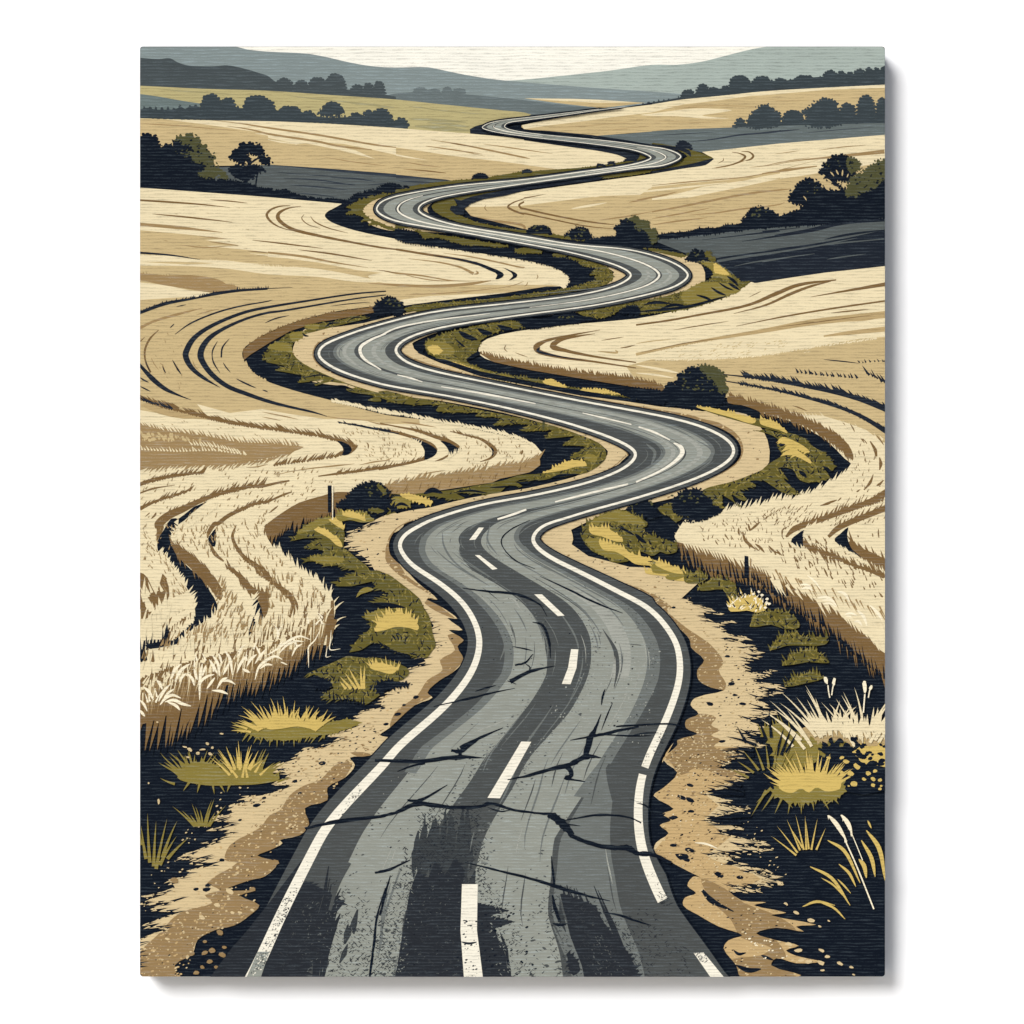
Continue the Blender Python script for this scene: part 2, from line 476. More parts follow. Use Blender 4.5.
# ---------------------------------------------------------------- upper left field
ul = sm(g('px 120,116 A1 0,578 500,594 1024,602 A2 400,618 800,642 1024,656 A3 95,664 600,702 1024,745 A4 300,792 550,830 750,872 820,900'), 3) + \
     g('A4 800,925 600,955 400,985 100,1010 B4 0,100 B3 750,145 450,170 400,157 0,117 B2 1024,112 500,72 20,40 px 215,166 140,190 120,190')
part('field', ROOT, [('CRM', ul),
    ('TAN', [g('A1 -60,560 0,580 200,587 500,625 1024,700 A2 0,735 230,785 300,778 560,830 860,905 700,835 430,772 600,783 800,822 1024,872 A3 0,867 250,912 0,880 A2 1024,860 A3 0,812 200,840 400,872 600,898 800,920 1024,948 A4 0,950 250,985 300,1020 B3 1024,200 0,300 B2 0,60 px 120,190')], [ul]),
    ('CRM', [g('A1 800,692 1024,728 A2 0,745 260,790 100,775 0,752 A1 1024,728'), st('A3 0,872 100,890 250,914', 1.6, 'e'), st('A1 920,700 1024,712 A2 230,790', 1.4)], [ul]),
    ('BR2', [st('A1 560,592 800,620 A2 0,655 400,712 850,790 1024,812', [.3, .8, 1.6, 2, 2, 1.8, .8]), st('A1 700,640 900,672 A2 0,703 400,765 560,800 830,830', [.3, 1.6, 2, 2.2, 2, 1]),
             st('A3 280,752 500,785 750,835 1024,892 Q10 600,475', [.3, 1.2, 1.8, 1.6, .4]), st('A3 240,800 450,830 690,865', 1.3), st('A3 700,785 850,805 1024,830 Q10 690,455', 1.1), st('A3 80,930 200,950 360,970', .9), st('A3 60,985 250,1000 400,1018', 1.4),
             st('A2 450,890 700,930 950,960', .8), st('A1 300,640 500,655 800,680', .7), st('Q10 180,425 300,440 420,465', .8), st('A1 0,620 200,632 420,640', .9)], [ul]),
    ('BRN', [st('A3 150,990 280,1003 400,1016', 1), st('A3 420,775 500,788 620,808', 1)], [ul])], 'pale wheat field with tan slope, upper left')
gf = g('B2 -420,60 20,38 500,70 1024,112 B3 0,117 400,157 460,168 300,200 0,260 B2 1024,260 640,346 300,322 0,298 B1 1024,290 px 215,196')
part('field', ROOT, [('GRY', gf),
    ('GRY2', [g('B2 20,38 500,70 1024,112 B3 0,117 400,157 460,172 200,150 0,145 B2 1024,138 500,90')] + [st(s, w) for s, w in (('B2 130,148 400,160 700,205', 1.2), ('B2 500,140 700,150 860,172', 1.4), ('B2 180,200 400,215 640,240', 1.3), ('B2 300,120 420,125 560,135', .8), ('B2 60,95 200,110 330,112', .7), ('B2 420,180 600,192 700,196', .9), ('B2 200,262 400,280 560,300', 1.), ('B3 0,165 150,175 300,180', 1.2), ('B2 800,200 930,190 1024,185', 1))], [gf]),
    ('NV', g('B2 -200,280 300,318 640,346 640,322 480,325 200,290 0,268 -200,255'), [gf])], 'slate grey ploughed field, left')

# left tree group
lt = ROOT
t1 = part('tree', ROOT, [('NV', leafy('A1 -80,740 0,722 60,712 115,732 130,765 165,825 190,800 230,800 250,840 B1 150,150 150,215 0,222 -80,222', 2.2))], 'dark round tree at the left edge of the print')
t2 = part('tree', ROOT, [('TRK', leafy('A1 300,735 360,722 400,715 450,742 490,780 540,825 560,850 590,895 590,930 B1 600,40 620,80 690,130 690,150 610,110 585,140 520,125 460,105 500,60 300,20 A1 330,850', 2.2)),
     ('NV', leafy('A1 170,830 215,800 260,815 265,770 290,760 330,790 400,815 420,835 370,850 400,900 400,930 440,935 505,955 500,990 B1 450,80 470,150 640,170 880,200 900,255 px 140,185 140,170 A1 160,900', 1.7)), ('NV', specks(g('A1 330,740 480,760 560,850 590,900 B1 600,60 520,60 A1 400,860'), 26, .6, 1.8, .7)), ('TRK', specks(g('A1 260,790 400,830 420,900 500,960 380,900 280,860'), 16, .6, 1.6, .7))], 'dark bushy tree with olive lit side')
t3 = part('tree', ROOT, [('NV', leafy('A1 725,890 745,845 800,830 800,800 850,782 900,785 950,805 985,840 960,862 1010,890 A2 20,920 0,945 A1 960,910 960,880 940,870 900,850 860,860 840,870 880,920 850,925 800,880 800,900 830,940 760,905', 1.9) + leafy('A1 715,985 740,962 820,965 900,960 960,970 1000,1000 B1 930,100 900,150 800,140 740,110', 1.6))], 'solitary dark tree with gaps in its crown')
part('trunk', t3, [('NV', [st('B1 830,260 850,150 870,60 880,0', [5, 4, 4, 3.5], 'n'), st('B1 925,260 930,170 950,60', [1.2, 1.5, 2], 'n'), st('B1 850,60 800,10 780,-30', 2), st('B1 870,40 920,0 960,-20', 2), st('B1 860,20 862,-20 855,-40', 2)])])
part('hedge', ROOT, [('NV', leafy('B1 380,190 600,170 850,190 1024,240 B2 120,250 300,300 640,332 640,346 300,322 0,298 B1 500,257 300,245', 1.2))] , 'low dark hedge below the solitary tree')
for c, a, b, tp in ((10, -40, 40, 228), (130, 90, 172, 238)):
    part('bush', ROOT, [('NV', dome(c, a, b, tp, 290, 'B2', 1.4))])

# ---------------------------------------------------------------- upper right
part('hedgerow', ROOT, [('HEDGE', leafy('A4 1000,455 A5 0,452 230,412 500,350 800,290 1024,275 A6 100,290 300,260 600,235 978,195 1040,190 1040,306 A6 978,308 400,337 0,362 A5 600,392 230,428 0,470 A4 900,478', 1.0, 5, 1))], 'dark hedgerow along the upper right skyline field')
for t, c, a, b, tp, bs in (('A5', 295, 235, 340, 355, 420), ('A5', 405, 355, 460, 312, 400), ('A5', 492, 455, 530, 336, 385), ('A5', 590, 560, 625, 325, 370), ('A5', 700, 615, 790, 242, 360), ('A5', 870, 790, 950, 250, 350), ('A6', 20, -30, 62, 250, 345), ('A6', 130, 100, 200, 263, 335),
                          ('A6', 340, 250, 430, 241, 330), ('A6', 550, 480, 610, 200, 320), ('A6', 632, 605, 665, 206, 300), ('A6', 700, 672, 735, 212, 300), ('A6', 780, 738, 820, 186, 300), ('A6', 850, 820, 885, 176, 300), ('A6', 915, 888, 950, 176, 290), ('A6', 985, 945, 1030, 170, 290)):
    part('hedgerow_tree', ROOT, [('HEDGE', dome(c, a, b, tp, bs, t, 1.5))])
ur = sm(g('A4 -20,635 0,630 300,570 600,520 1024,467 A5 230,430 600,394 A6 0,364 400,339 978,310 1040,306'), 3) + g('A6 1040,640 0,640 A5 640,655 0,684 A4 1024,684 540,722 300,700 0,665 -20,650')
part('field', ROOT, [('TAN', ur),
    ('CRM', [g('A4 -20,630 300,565 1024,460 A5 230,425 A6 0,358 978,300 1040,300 1040,330 978,335 500,352 0,396 A5 800,398 500,440 250,468 A4 1024,532 700,570 500,600 200,635 0,665'),
             sm(g('A4 930,552 A5 0,540 150,520 340,500 600,508 640,515 500,540 400,556 500,570 620,580 400,580 200,562 0,560'), 3, True)], [ur]),
    ('TAN2', [st('A5 120,485 350,480 600,478 900,492', 1.4), st('A5 180,500 330,492 450,490', 1.2), st('A5 0,600 300,610 600,605', .8), st('A4 200,655 500,640 900,600', .8), st('A6 0,420 200,440 420,430', .7), st('A4 500,690 800,660 1010,640', .7)], [ur])], 'tan and cream field below the skyline hedge, upper right')
gr = sm(g('A4 520,722 A4 1024,684 A5 0,682 640,652 1024,640 A6 0,640 978,612 1040,610'), 2) + g('A6 1040,714 978,716 0,796 A5 1024,782 400,852 300,830 150,800 A4 1024,800 700,770')
part('field', ROOT, [('GFD', gr), ('GRY2', [st('A5 290,768 500,745 700,712 1024,680 A6 150,672', [.3, 1.2, 1.6, 1.4, .3]), st('A6 0,692 120,684 300,668', 1.4), st('A5 0,720 300,700 500,690', .6), st('A6 300,700 600,672 900,650', .6)], [gr])], 'blue-grey field strip, upper right')
part('hedgerow', ROOT, [('HEDGE', g('A5 640,632 1024,620 A6 0,610 978,590 1040,590 1040,612 978,616 500,628 0,642 A5 1024,640 640,652'))], 'dark hedge row above the blue-grey field')
for t, c, a, b, tp, bs in (('A5', 705, 668, 742, 586, 645), ('A6', 245, 165, 325, 524, 625), ('A6', 835, 760, 902, 398, 610), ('A6', 680, 620, 750, 464, 610), ('A6', 960, 910, 1030, 424, 600)):
    part('hedgerow_tree', ROOT, [('HEDGE', dome(c, a, b, tp, bs, t, 1.8))])
part('hedgerow_tree', ROOT, [('HEDGE', leafy('A5 765,600 770,575 805,560 805,525 850,500 890,480 950,490 965,520 1010,530 1010,555 A6 130,545 150,600 130,625 A5 760,640', 1.8))], 'broad dark tree in the upper right hedge')
part('hedgerow_tree', ROOT, [('HEDGE', leafy('A6 335,530 390,490 430,455 510,430 590,460 605,500 640,540 640,620 340,625 360,570', 1.8))], 'largest dark tree of the upper right hedge')

mr = g('px 464,208 466,204 473.5,202 496,196 524,191.5 586,183 652,174 690,167.5 713,158.5 702,152 780,143.5 895,134 895,226 B6 0,548 B5 500,592 0,640 px 640,240 594,240 561,236 524,229 496,222 471,216')
part('field', ROOT, [('CRM', mr),
    ('TAN', [g('px 460,200 470,207 520,206 600,196 640,195 B5 0,215 300,185 600,160 1024,90 B5 1024,150 700,170 400,215 300,245 120,290 0,300 B5 0,320 300,300 700,220 1024,150 B6 300,130 B6 600,80 1040,10 1040,500 px 500,260 460,230')], [mr]),
    ('CRM', [st('B4 0,340 200,300 480,245 900,170 B5 60,150', [3, 4, 2, 5, .5]), st('B4 560,295 700,260 870,235 1024,225', [1, 3, 3.5, .4]), st('B4 380,390 500,370 660,342', 2.2), st('B4 900,262 B5 0,246 300,215 600,180', [.3, 2, 2, .5]), st('B5 120,290 300,255 420,240 700,185 900,145 1024,125 B6 300,95 480,60', [.6, 1.6, 1.2, 2.5, 4, 4, 4, 3]), st('B6 0,30 200,20 470,-60 960,-110', [3, 4, 4, 3]), st('B3 640,330 800,300 1000,268', 2)], [mr]),
    ('BR2', [st('B3 545,405 600,450 800,488 1024,530 1024,560 B3 850,535 600,470', 2.5), st('B5 0,415 250,370 500,320 800,265 1024,240 B6 230,232', [1.3, 2, 2.2, 2, 1.6, .6]), st('B5 0,470 200,435 460,385', 1.5), st('B5 0,520 200,490 440,462', 1.6), st('B5 300,440 500,425 700,395 1024,355 B6 180,340', [.3, 1.2, 1.6, 1, .4]),
             st('B4 900,318 B5 0,300 80,285 200,255', 1.8, 't'), st('B4 840,340 930,322 1024,300', 1.6), st('B4 600,480 800,455 1024,412', 1.3), st('B5 0,205 300,175 800,128 B6 450,0', [.4, 1.3, .8, .2]), st('B5 500,68 620,45 760,0', 1.0), st('B5 780,60 900,48 1024,35', .7), st('B6 0,50 200,10 380,-20', .9),
             st('A6 100,950 300,915 500,895 978,845', [.3, 1, 2, 4]), st('A6 450,835 650,808 830,795', .9), st('A6 100,865 200,852 300,838', .7), st('B6 0,110 200,80 440,50', [1, 3, 1])], [mr]),
    ('BRN', [st('B4 0,305 60,295 180,272', 1.2, 'e'), st('B3 1024,310 930,345 895,375 930,400 1024,432 B4 0,430 200,470 500,530 710,550', [.8, 1.4, 2.2, 2, 1.6, 1.4, 1.2, .5]), st('B3 1024,335 985,360 1000,385 B4 0,390 150,425 400,475 600,505 720,518', [1.6, 2, 2, 2, 1.6, 1.5, .5]), st('B3 720,360 710,385 735,412', .7),
             st('A5 640,850 700,860 745,885 720,915 650,945 480,980', [.4, 1, 2.4, 2, 1, .3]), st('A5 715,845 780,850 810,880 790,905 750,918', [.4, 1.3, 2.2, 1.8, .6]), st('A5 572,895 570,915 525,940', .8)], [mr])], 'tan and cream wheat field right of the far bends')
gd = g('B5 0,640 20,632 500,588 1024,528 B6 0,545 978,455 1040,448 1040,845 978,852 500,902 0,977 B5 1024,952 800,992 740,1024 500,880 300,760')
part('field', ROOT, [('GRY', gd),
    ('NV2', [g('B5 480,790 600,770 1024,712 B6 0,725 400,672 700,620 978,560 1040,550 1040,860 0,990 B5 800,1010 700,980 640,900')] + [st(s, w) for s, w in (('B5 400,640 700,605 1024,565 B6 0,575 300,542', [.3, 1, 2.2, 2, .4]), ('B5 720,652 900,625 1024,605 B6 100,610 400,560 640,500 978,480', [.3, 1.5, 2, 2.2, 4, 5, 3]), ('B6 500,635 700,595 978,560', 2.4), ('B6 820,470 900,463 978,455', .8))], [gd]),
    ('GRY', [st('B5 520,810 700,780 1024,735 B6 0,755 400,695 600,655 760,625', [2.5, 2.5, 2, 2, 1.6, 1.2, .3]), st('B5 660,850 800,820 1024,790 B6 0,812 200,780 420,750', [.3, 1.4, 1.6, 1.4, .4]), st('B6 520,795 650,775 830,752', 1.3), st('B6 300,705 550,672 978,632', [.4, 1.6, .9])], [gd])], 'dark ploughed field at the right')
part('hedge', ROOT, [('NV', rag('B5 0,632 20,602 300,572 380,545 500,545 600,520 680,515 720,500 1024,465 B6 100,475 300,400 B6 600,470 978,440 978,456 0,546 B5 1024,530 500,588 60,634', 1.3, 2.2, None, 2))], 'dark navy hedge above the ploughed field')
part('bush', ROOT, [('NV', leafy('B5 725,490 755,450 775,415 830,385 880,385 935,405 990,440 990,480 900,520 740,520', 1.5))], 'rounded dark bush on the hedge by the ploughed field')
bt = part('tree', ROOT, [('NV', leafy('B6 225,325 240,260 285,205 340,165 400,165 450,195 500,235 540,250 640,240 800,230 978,160 1040,160 1040,448 978,452 400,495 80,520 0,530 0,390 60,410 110,450 200,460 260,415 320,380 330,345 300,340 250,345', 1.9))], 'dark spreading tree left in the right-hand group')
rt = part('tree', ROOT, [('NV', leafy('B6 460,100 490,80 490,30 A6 500,940 550,895 630,880 700,905 740,930 B6 720,160 560,160 640,230 560,170 520,150 500,120', 1.8)),
   ('TRK', leafy('A6 690,900 735,905 780,950 780,985 B6 770,70 700,100 690,40', 1.7) + leafy('B6 720,150 800,110 860,60 920,20 978,0 1040,-20 1040,165 960,175 900,230 860,225 800,250 765,235 760,285 720,270 680,285 690,235', 1.8)),
   ('NV', specks(g('A6 700,910 780,960 B6 780,60 700,90') , 10, .6, 1.6, .7) + specks(g('B6 740,140 860,70 978,10 978,160 860,220 760,230'), 26, .6, 1.9, .7)), ('TRK', specks(g('B6 500,20 640,-20 690,60 620,140 520,80') , 12, .6, 1.5, .7) + specks(g('B6 300,200 430,170 520,260 420,300') , 10, .6, 1.5, .7)),
   ('TAN', [st('B6 545,95 560,110 575,130', 1.4), st('B6 592,80 602,100 612,118', 1.6), st('B6 645,78 643,105 640,130', 1.5), st('B6 690,110 685,125 678,140', 1.2), st('B6 500,205 515,225 540,245', 2), st('B6 550,215 570,230 580,248', 1.8), st('B6 515,150 535,165 560,182', 1.6), st('B6 330,290 345,305 355,325', 1.2)]),
   ('NV', leafy('B6 1040,165 978,165 950,200 900,245 860,230 1040,240', 1.2))], 'taller dark tree with olive lit side, right-hand group')
# ---------------------------------------------------------------- big left field
def dir_left(x, y): return 55
lf = sm(g('px 120,187 B1 0,222 500,258 1024,297 B2 300,324 590,350'), 2) + \
     sm(g('B2 590,352 530,385 475,415 455,445 475,475 530,508 700,565 1024,632 B3 400,705 900,780 1024,800 B4 60,812 150,832 260,868 330,910 368,950 365,985 340,1015 Q10 740,1000 Q11 720,25 500,52 250,82 100,102'), 3) + \
     sm(g('Q01 1000,102 800,130 600,190 500,240 452,280 455,322 520,390 650,440 800,480 1024,540 Q11 200,562 400,602 550,637 630,672 640,700 625,742 500,782 300,822 50,850'), 3) + \
     sm(g('Q01 860,856 700,915 550,990 Q02 540,40 560,100 640,180 760,260 820,340 812,420 810,500'), 3) + \
     g('Q02 740,500 620,540 450,590 300,630 100,670 40,680 px 120,695')
LF = [lf]
tan_zone = g('px 120,405 140,410 185,418 210,420 197,404 230,413 262,409 290,414 325,419 350,419 390,424 420,424 400,300 430,296 520,292 560,285 B2 1024,1000 1024,945 800,962 600,905 300,862 0,845 B1 1024,840 700,820 500,800 0,745 px 120,250')
tz2 = g('B1 -80,555 0,562 380,596 700,632 520,640 790,683 560,690 700,704 1024,738 B2 0,745 0,775 300,800 500,840 700,880 1024,915 1024,950 800,955 600,925 300,880 0,845 B1 1024,838 760,815 480,800 250,765 0,745 -80,740')
lf_items = [('CRM', [lf]), ('TAN', [tan_zone, tz2], LF),
  ('CRM', [sm(g('B1 -80,745 0,755 250,772 480,800 700,805 1024,850 B2 300,860 600,905 900,975 700,975 400,935 0,915 B1 700,870 400,850 0,845 -80,845'), 3, True), sm(g('C1 -60,20 0,20 250,50 400,85 560,100 500,130 300,140 0,160 -60,160'), 2), st('B1 540,690 700,695 900,720', 2), st('B1 880,748 B2 0,762 300,800 500,830', [.3, 1.4, 2, .3]), sm(g('B2 800,930 900,905 B3 0,900 300,940 600,950 800,935 700,985 300,1000 0,990 B2 880,975'), 3, True)] + fringe('B1 100,760 480,805 1024,855 B2 300,872', 3, 1.0, 2.5, 120), LF),
  ('TAN', [sm(g('B1 300,815 600,825 380,835 0,815'), 2), st('B1 600,920 900,935 1024,925', 2), st('B1 150,880 300,895 500,890', 1.4)], LF),
  ('BR2', [st(s, w) for s, w in (('B1 0,515 300,540 660,580', [3, 3.5, .4]), ('B2 0,740 300,775 500,815 800,862', [2, 2.4, 1.8, .3]), ('B1 480,612 600,622 700,632', 1), ('B1 560,655 660,668 790,683', 1.2), ('Q00 200,820 300,830 420,822', 1.),
          ('C1 0,385 100,335 300,275 500,225', [3, 2.4, 2.6, .4]), ('C1 450,280 550,250 640,232', 1.), ('B3 100,790 350,820 520,860 620,910', [.3, 1.4, 2, 3]), ('B3 640,885 655,905 625,915', 2), ('B3 380,745 600,775 800,815 1024,860 B4 0,855', [.3, 1.3, 1.6, 1.5, 1]), ('B2 930,890 B3 0,905 200,925 450,965 700,968', [.3, 1.8, 1.6, 1, .3]), ('B2 800,985 B3 0,1000 300,1010 600,990 760,965', [.3, 2.4, 3, 3, 1]), ('Q11 100,60 300,50 500,30', 1.), ('B4 30,975 20,1000 0,1010', 1), ('B4 105,915 110,935 100,955', 1),
          ('B3 850,1020 950,1000 1024,970', .8), ('Q10 60,930 200,960 330,965', 1), ('C1 90,620 110,665 150,720', .9), ('C1 160,665 180,680 205,745', 1), ('C1 420,640 440,690 470,720', 1), ('C2 850,540 930,535 1024,515', 1.2), ('C3 150,590 300,560 600,525 740,510', [.3, .8, 1.6, .3]), ('C3 90,600 150,590 230,570', .7), ('C3 780,520 900,495 1024,480', 1.4), ('C3 850,170 930,190 1024,205', 1.2), ('C3 0,95 150,125 290,155', 1.2), ('C3 0,135 80,150 150,165', 1.), ('C3 500,130 650,150 900,165', .9), ('C4 170,175 250,185 450,218', 1.6), ('C4 330,595 420,578 520,565', 1.1), ('C4 0,490 60,480 100,460', .8),
          ('E1 850,190 860,240 870,290', .8), ('E1 940,300 960,350 1000,420', 2))], LF),
  ('BR2', [sm(g('C1 0,-10 400,-40 640,0 700,40 780,70 560,100 440,80 0,0'), 2, True), sm(g('B1 -60,900 0,905 400,945 640,980 800,1020 500,1020 300,1000 0,960 -60,955'), 2)] + fringe('B1 0,912 400,950 760,1010', 3, 1.2, 3, 110), LF),
  ('BRN', [st(s, w) for s, w in (('B1 0,322 250,338 480,355 720,380', [1.8, 1.8, 1.5, .3]), ('B1 100,432 400,460 740,498', 1.6), ('B1 560,318 700,328 860,345', 1.2), ('B1 900,642 1024,655 B2 0,655 250,685 440,708', [.4, 1, 1.5, 1.2, .3]), ('B2 240,718 500,750 830,805', 1.6), ('B1 860,728 950,735 1024,742', 1.), ('B2 870,880 950,890 1024,905', .8),
          ('B2 180,365 90,372 20,400 -10,440 20,490 100,540 270,580', [.4, 1.4, 2, 2.6, 2.2, 1, .4]), ('B2 265,370 150,390 85,430 80,465 120,510 200,555 400,605 600,645 900,700 1024,715 B3 0,715', [.4, 1.4, 3, 4, 3.6, 3.2, 3, 2.6, 2, 1.8, 1.4]), ('B2 290,435 270,465 310,510 420,550', 1), ('B2 340,450 370,490 470,540 640,585', 1.2),
          ('B3 0,715 200,748 500,795 650,830', [2, 2.2, 2.6, 3]), ('C2 0,675 100,640 250,610 400,590 520,575', [3.6, 3.6, 3, 2.4, .6]), ('C2 0,745 100,710 280,680', [1.4, 1.8, .4]), ('C2 0,870 60,840 150,800 300,755 400,715', [4, 3, 2, 2.4, .4]),
          ('C3 1024,530 800,565 600,590 450,610', [3, 2.4, 2.2, 1]), ('C3 220,645 100,668 0,690 C2 900,690 750,720 600,760 450,820 350,870 220,930 150,1000 E1 160,60 135,165', [1.6, 2.4, 3, 3, 3.4, 4, 5, 6.5, 8, 9, 8, 1]),
          ('C2 1024,810 920,830 800,880 700,930 620,990 E1 600,30 550,100 540,145', [1.5, 2.6, 3.4, 4, 4, 4.5, 4, 1]), ('C3 240,735 180,755 100,790 20,830', [1, 2.2, 2, 1.4]), ('C3 430,710 415,722 400,735', 1), ('C3 130,845 100,870 55,905', 1.6),
          ('E1 560,190 600,270 670,330', [2, 4, 1.6]), ('E1 690,370 800,450 870,540 950,600', [1, 5, 6, 5]), ('E1 770,40 740,130 780,230 860,320 1024,430', [.8, 3, 3.5, 4, 3.5]), ('E2 0,405 100,480 200,590 280,650 330,700 360,780 320,860', [3, 4, 4, 5, 6, 7, 3]), ('E1 1010,30 1000,100 1015,160', 2.5),
          ('C4 0,185 120,210 300,245 430,290 550,330 620,370 650,395', [1, 1.4, 2.6, 3.5, 4, 3.5, 2]), ('C4 560,250 700,285 800,310 880,360 920,410 890,460 800,495', [.8, 1.5, 2.4, 4, 5, 2.4, .6]), ('C4 0,235 150,265 300,310 420,360 455,400', [2, 3, 3.4, 3, 2]), ('C4 0,552 100,530 250,500 360,470', [2.4, 2.6, 2.4, 3]), ('C4 440,490 500,470 550,440', [.5, 2.2, 1.6]),
          ('C1 150,400 80,470 40,560 45,650 85,740', [.6, 2, 2, 1.6, 2]), ('C5 180,400 178,415 170,438', 2), ('C3 840,340 850,360 850,390', 1.4), ('C2 40,935 70,910 80,900', 1), ('C2 90,950 120,920 130,900', 2), ('C1 0,455 -20,480 0,490 40,455', 1.2),
          ('E1 430,700 420,790 380,860 260,950', [2, 5, 7, 3]), ('E1 660,880 650,960 630,1010', 2), ('E1 900,870 830,930 740,990', [4, 5, 3]))], LF),
  ('TAN2', [sm(g('C2 100,15 250,70 450,115 700,170 900,205 600,150 350,150 150,110 0,40'), 2)], LF),
  ('BR2', [sm(g('C2 -60,190 0,195 200,245 400,270 600,300 800,340 1024,345 C3 200,362 335,375 250,412 0,472 C2 700,516 300,522 0,545 -60,550'), 2)] +
          fringe('C2 0,545 300,522 700,516 1024,470 C3 250,412', 5, 1.6, 3.0, 222, 8) + fringe('C2 0,200 200,245 400,268 600,298 800,335 1024,345 C3 280,360', 4.5, 1.4, 3.2, 125, 8), LF),
  ('TAN', specks(g('C2 0,250 300,290 500,320 300,330 0,320'), 50, .5, 1.6, 2.2) + specks(g('C2 0,250 400,290 0,330'), 20, 1, 2.5, 1.4), LF),
  ('CRM', [blade(x, y, R.uniform(3, 7), 1.7, R.uniform(105, 140)) for x, y in resample(g('C2 20,400 300,415 600,405 850,440'), 3.2)] + [blade(x, y, R.uniform(4, 8), 1.8, R.uniform(115, 135)) for x, y in resample(g('C2 420,360 600,375 800,420'), 3)], LF),
  ('BRN', fringe('C2 80,20 250,70 450,118 700,178 900,210 1024,228 C3 200,248', 6.5, 2.0, 2.2, 142, 8) + fringe('C2 0,675 250,615 500,580', 5, 1.7, 2.6, 48) + fringe('C2 30,850 150,805 300,760 400,720', 5, 1.5, 3, 50) + fringe('C3 0,690 C2 900,690 750,725 600,765 450,825 350,875 220,935', 6, 2, 2.2, 55, 10) + fringe('C2 1024,815 920,835 800,885 700,935', 5, 1.6, 2.4, 55)
          + fringe('C3 150,238 300,265 450,285 560,310 720,345', 6, 2, 2.4, 130, 8) + fringe('C3 630,440 500,465 300,492 100,520', 5, 1.7, 2.8, 52) + fringe('C3 1024,530 800,565 600,592', 4, 1.4, 2.4, 50) + fringe('C4 0,552 150,522 340,475', 4, 1.5, 2.6, 48) + fringe('C4 280,245 430,290 560,335', 4.5, 1.5, 2.2, 125) + fringe('C4 20,238 200,275', 3, 1.1, 2.4, 130) + fringe('C4 600,255 800,312', 3.5, 1.2, 3, 130)
          + fringe('C1 0,945 150,990 300,1020', 6, 2.0, 2.2, 140), LF),
  ('BRN', [sm(g('C3 560,305 640,325 700,350 768,362 745,400 690,437 635,442 650,400 640,370 600,330'), 2, True)], LF),
  ('NV2', [st(s, w, 't', 0.0) for s, w in (('C1 0,262 200,190 450,145 600,110 800,85 1024,70 Q01 400,42 650,30', [3, 3.4, 1.6, 3.4, 2.2, 2, 1.4, .3]), ('Q01 1024,45 900,55 700,85 C1 1024,218 850,255 650,330 500,410 420,480 375,560 365,600 385,660 430,720 520,790 640,860', [1.2, 1.6, 2, 2.6, 3, 3.6, 4.4, 5.6, 6, 5.6, 4.6, 3.4, .3]),
          ('Q01 1024,60 900,75 600,125 C1 1024,262 850,310 650,400 550,470 495,550 485,610 510,670 580,760 700,850 850,910 1024,970 C3 200,50 400,95 520,130', [1, 1.4, 2, 2.2, 2.4, 3.4, 4.8, 6, 6.4, 5.6, 5, 4.4, 4, 3.4, 2.6, 2, .4]),
          ('C1 280,435 400,350 600,265 800,210 1024,170 Q01 570,80', [.4, 1.4, 1.6, 1.4, 1, .3]), ('C1 -40,630 0,680 100,790 200,870 300,918 410,960', [1, 2.6, 5, 4, 2, .3]), ('C1 0,780 30,800 70,820', 1.6), ('C1 0,850 40,870 85,892', 1.4), ('C1 620,490 580,570 585,650 640,745', [.3, 1.4, .8, 1.6, .3]), ('C1 715,470 660,540 650,620', [.3, 1.6, 1.4]), ('C1 665,660 690,700 725,740', 1.2), ('C1 770,790 850,830 930,865', 1.6), ('C1 980,880 1000,886 1024,895', 1.2), ('C1 260,640 300,710 330,755', 1.8), ('C1 275,350 260,365 240,385', 1), ('C1 45,640 60,690 85,740', 1), ('Q01 540,172 580,155 636,142', 1.3), ('Q01 800,105 880,95 960,88', .8), ('C1 180,690 195,725 207,745', 1.2), ('C1 290,215 330,205 370,198', .8),
          ('B1 -40,738 0,742 250,762 480,797', [2, 2, 1.6, .3]), ('C3 620,180 750,200 900,230 1024,250 C4 0,240 150,270', [.5, 1.8, 2, 1.8, 1.6, 1]), ('B3 300,765 500,795 650,830 750,870 830,905', [.5, 1.6, 2.6, 3.4, 3]))]
          + fringe('C1 0,258 200,186 440,142', 2.6, 1.3, 2.0, 60) + fringe('C1 480,132 600,106', 2.5, 1.2, 2, 70) + fringe('C1 780,75 1024,66', 2.2, 1., 2.2, 95) + fringe('C2 30,5 250,65', 5, 1.6, 3, 145) + fringe('C3 620,180 1024,248', 2.5, 1.2, 2.2, 150), LF),
  ('NV', [sm(g('B3 640,825 760,860 850,900 862,920 840,945 795,955 810,920 760,880'), 2, True), sm(g('B3 850,860 920,885 970,915 960,940 900,965 935,930 920,900'), 2, True), sm(g('C4 250,300 340,330 420,370 458,405 440,440 400,465 355,478 358,410 320,345'), 2, True), sm(g('C4 480,325 560,345 610,375 645,400 600,435 545,462 550,410 520,360'), 2, True), sm(g('C3 600,325 690,355 720,400 690,435 640,440 655,400 635,362'), 2, True), st('C4 885,375 905,410 900,450', 2),
          sm(g('C2 430,855 350,920 280,970 200,1024 E1 250,-10 310,-5 290,70 250,110 250,190 290,270 400,390 500,470 560,570 620,680 600,750 520,810 420,870 330,960 290,950 380,850 430,760 440,640 390,570 330,450 260,370 190,290 142,240 145,160 190,80 250,0 C2 300,1000 420,900 540,810'), 2), sm(g('E1 605,70 570,110 545,150 560,200 600,212 606,150'), 2, True), sm(g('E1 925,585 960,640 985,760 960,830 900,890 860,950 880,860 910,760 900,680'), 2, True),
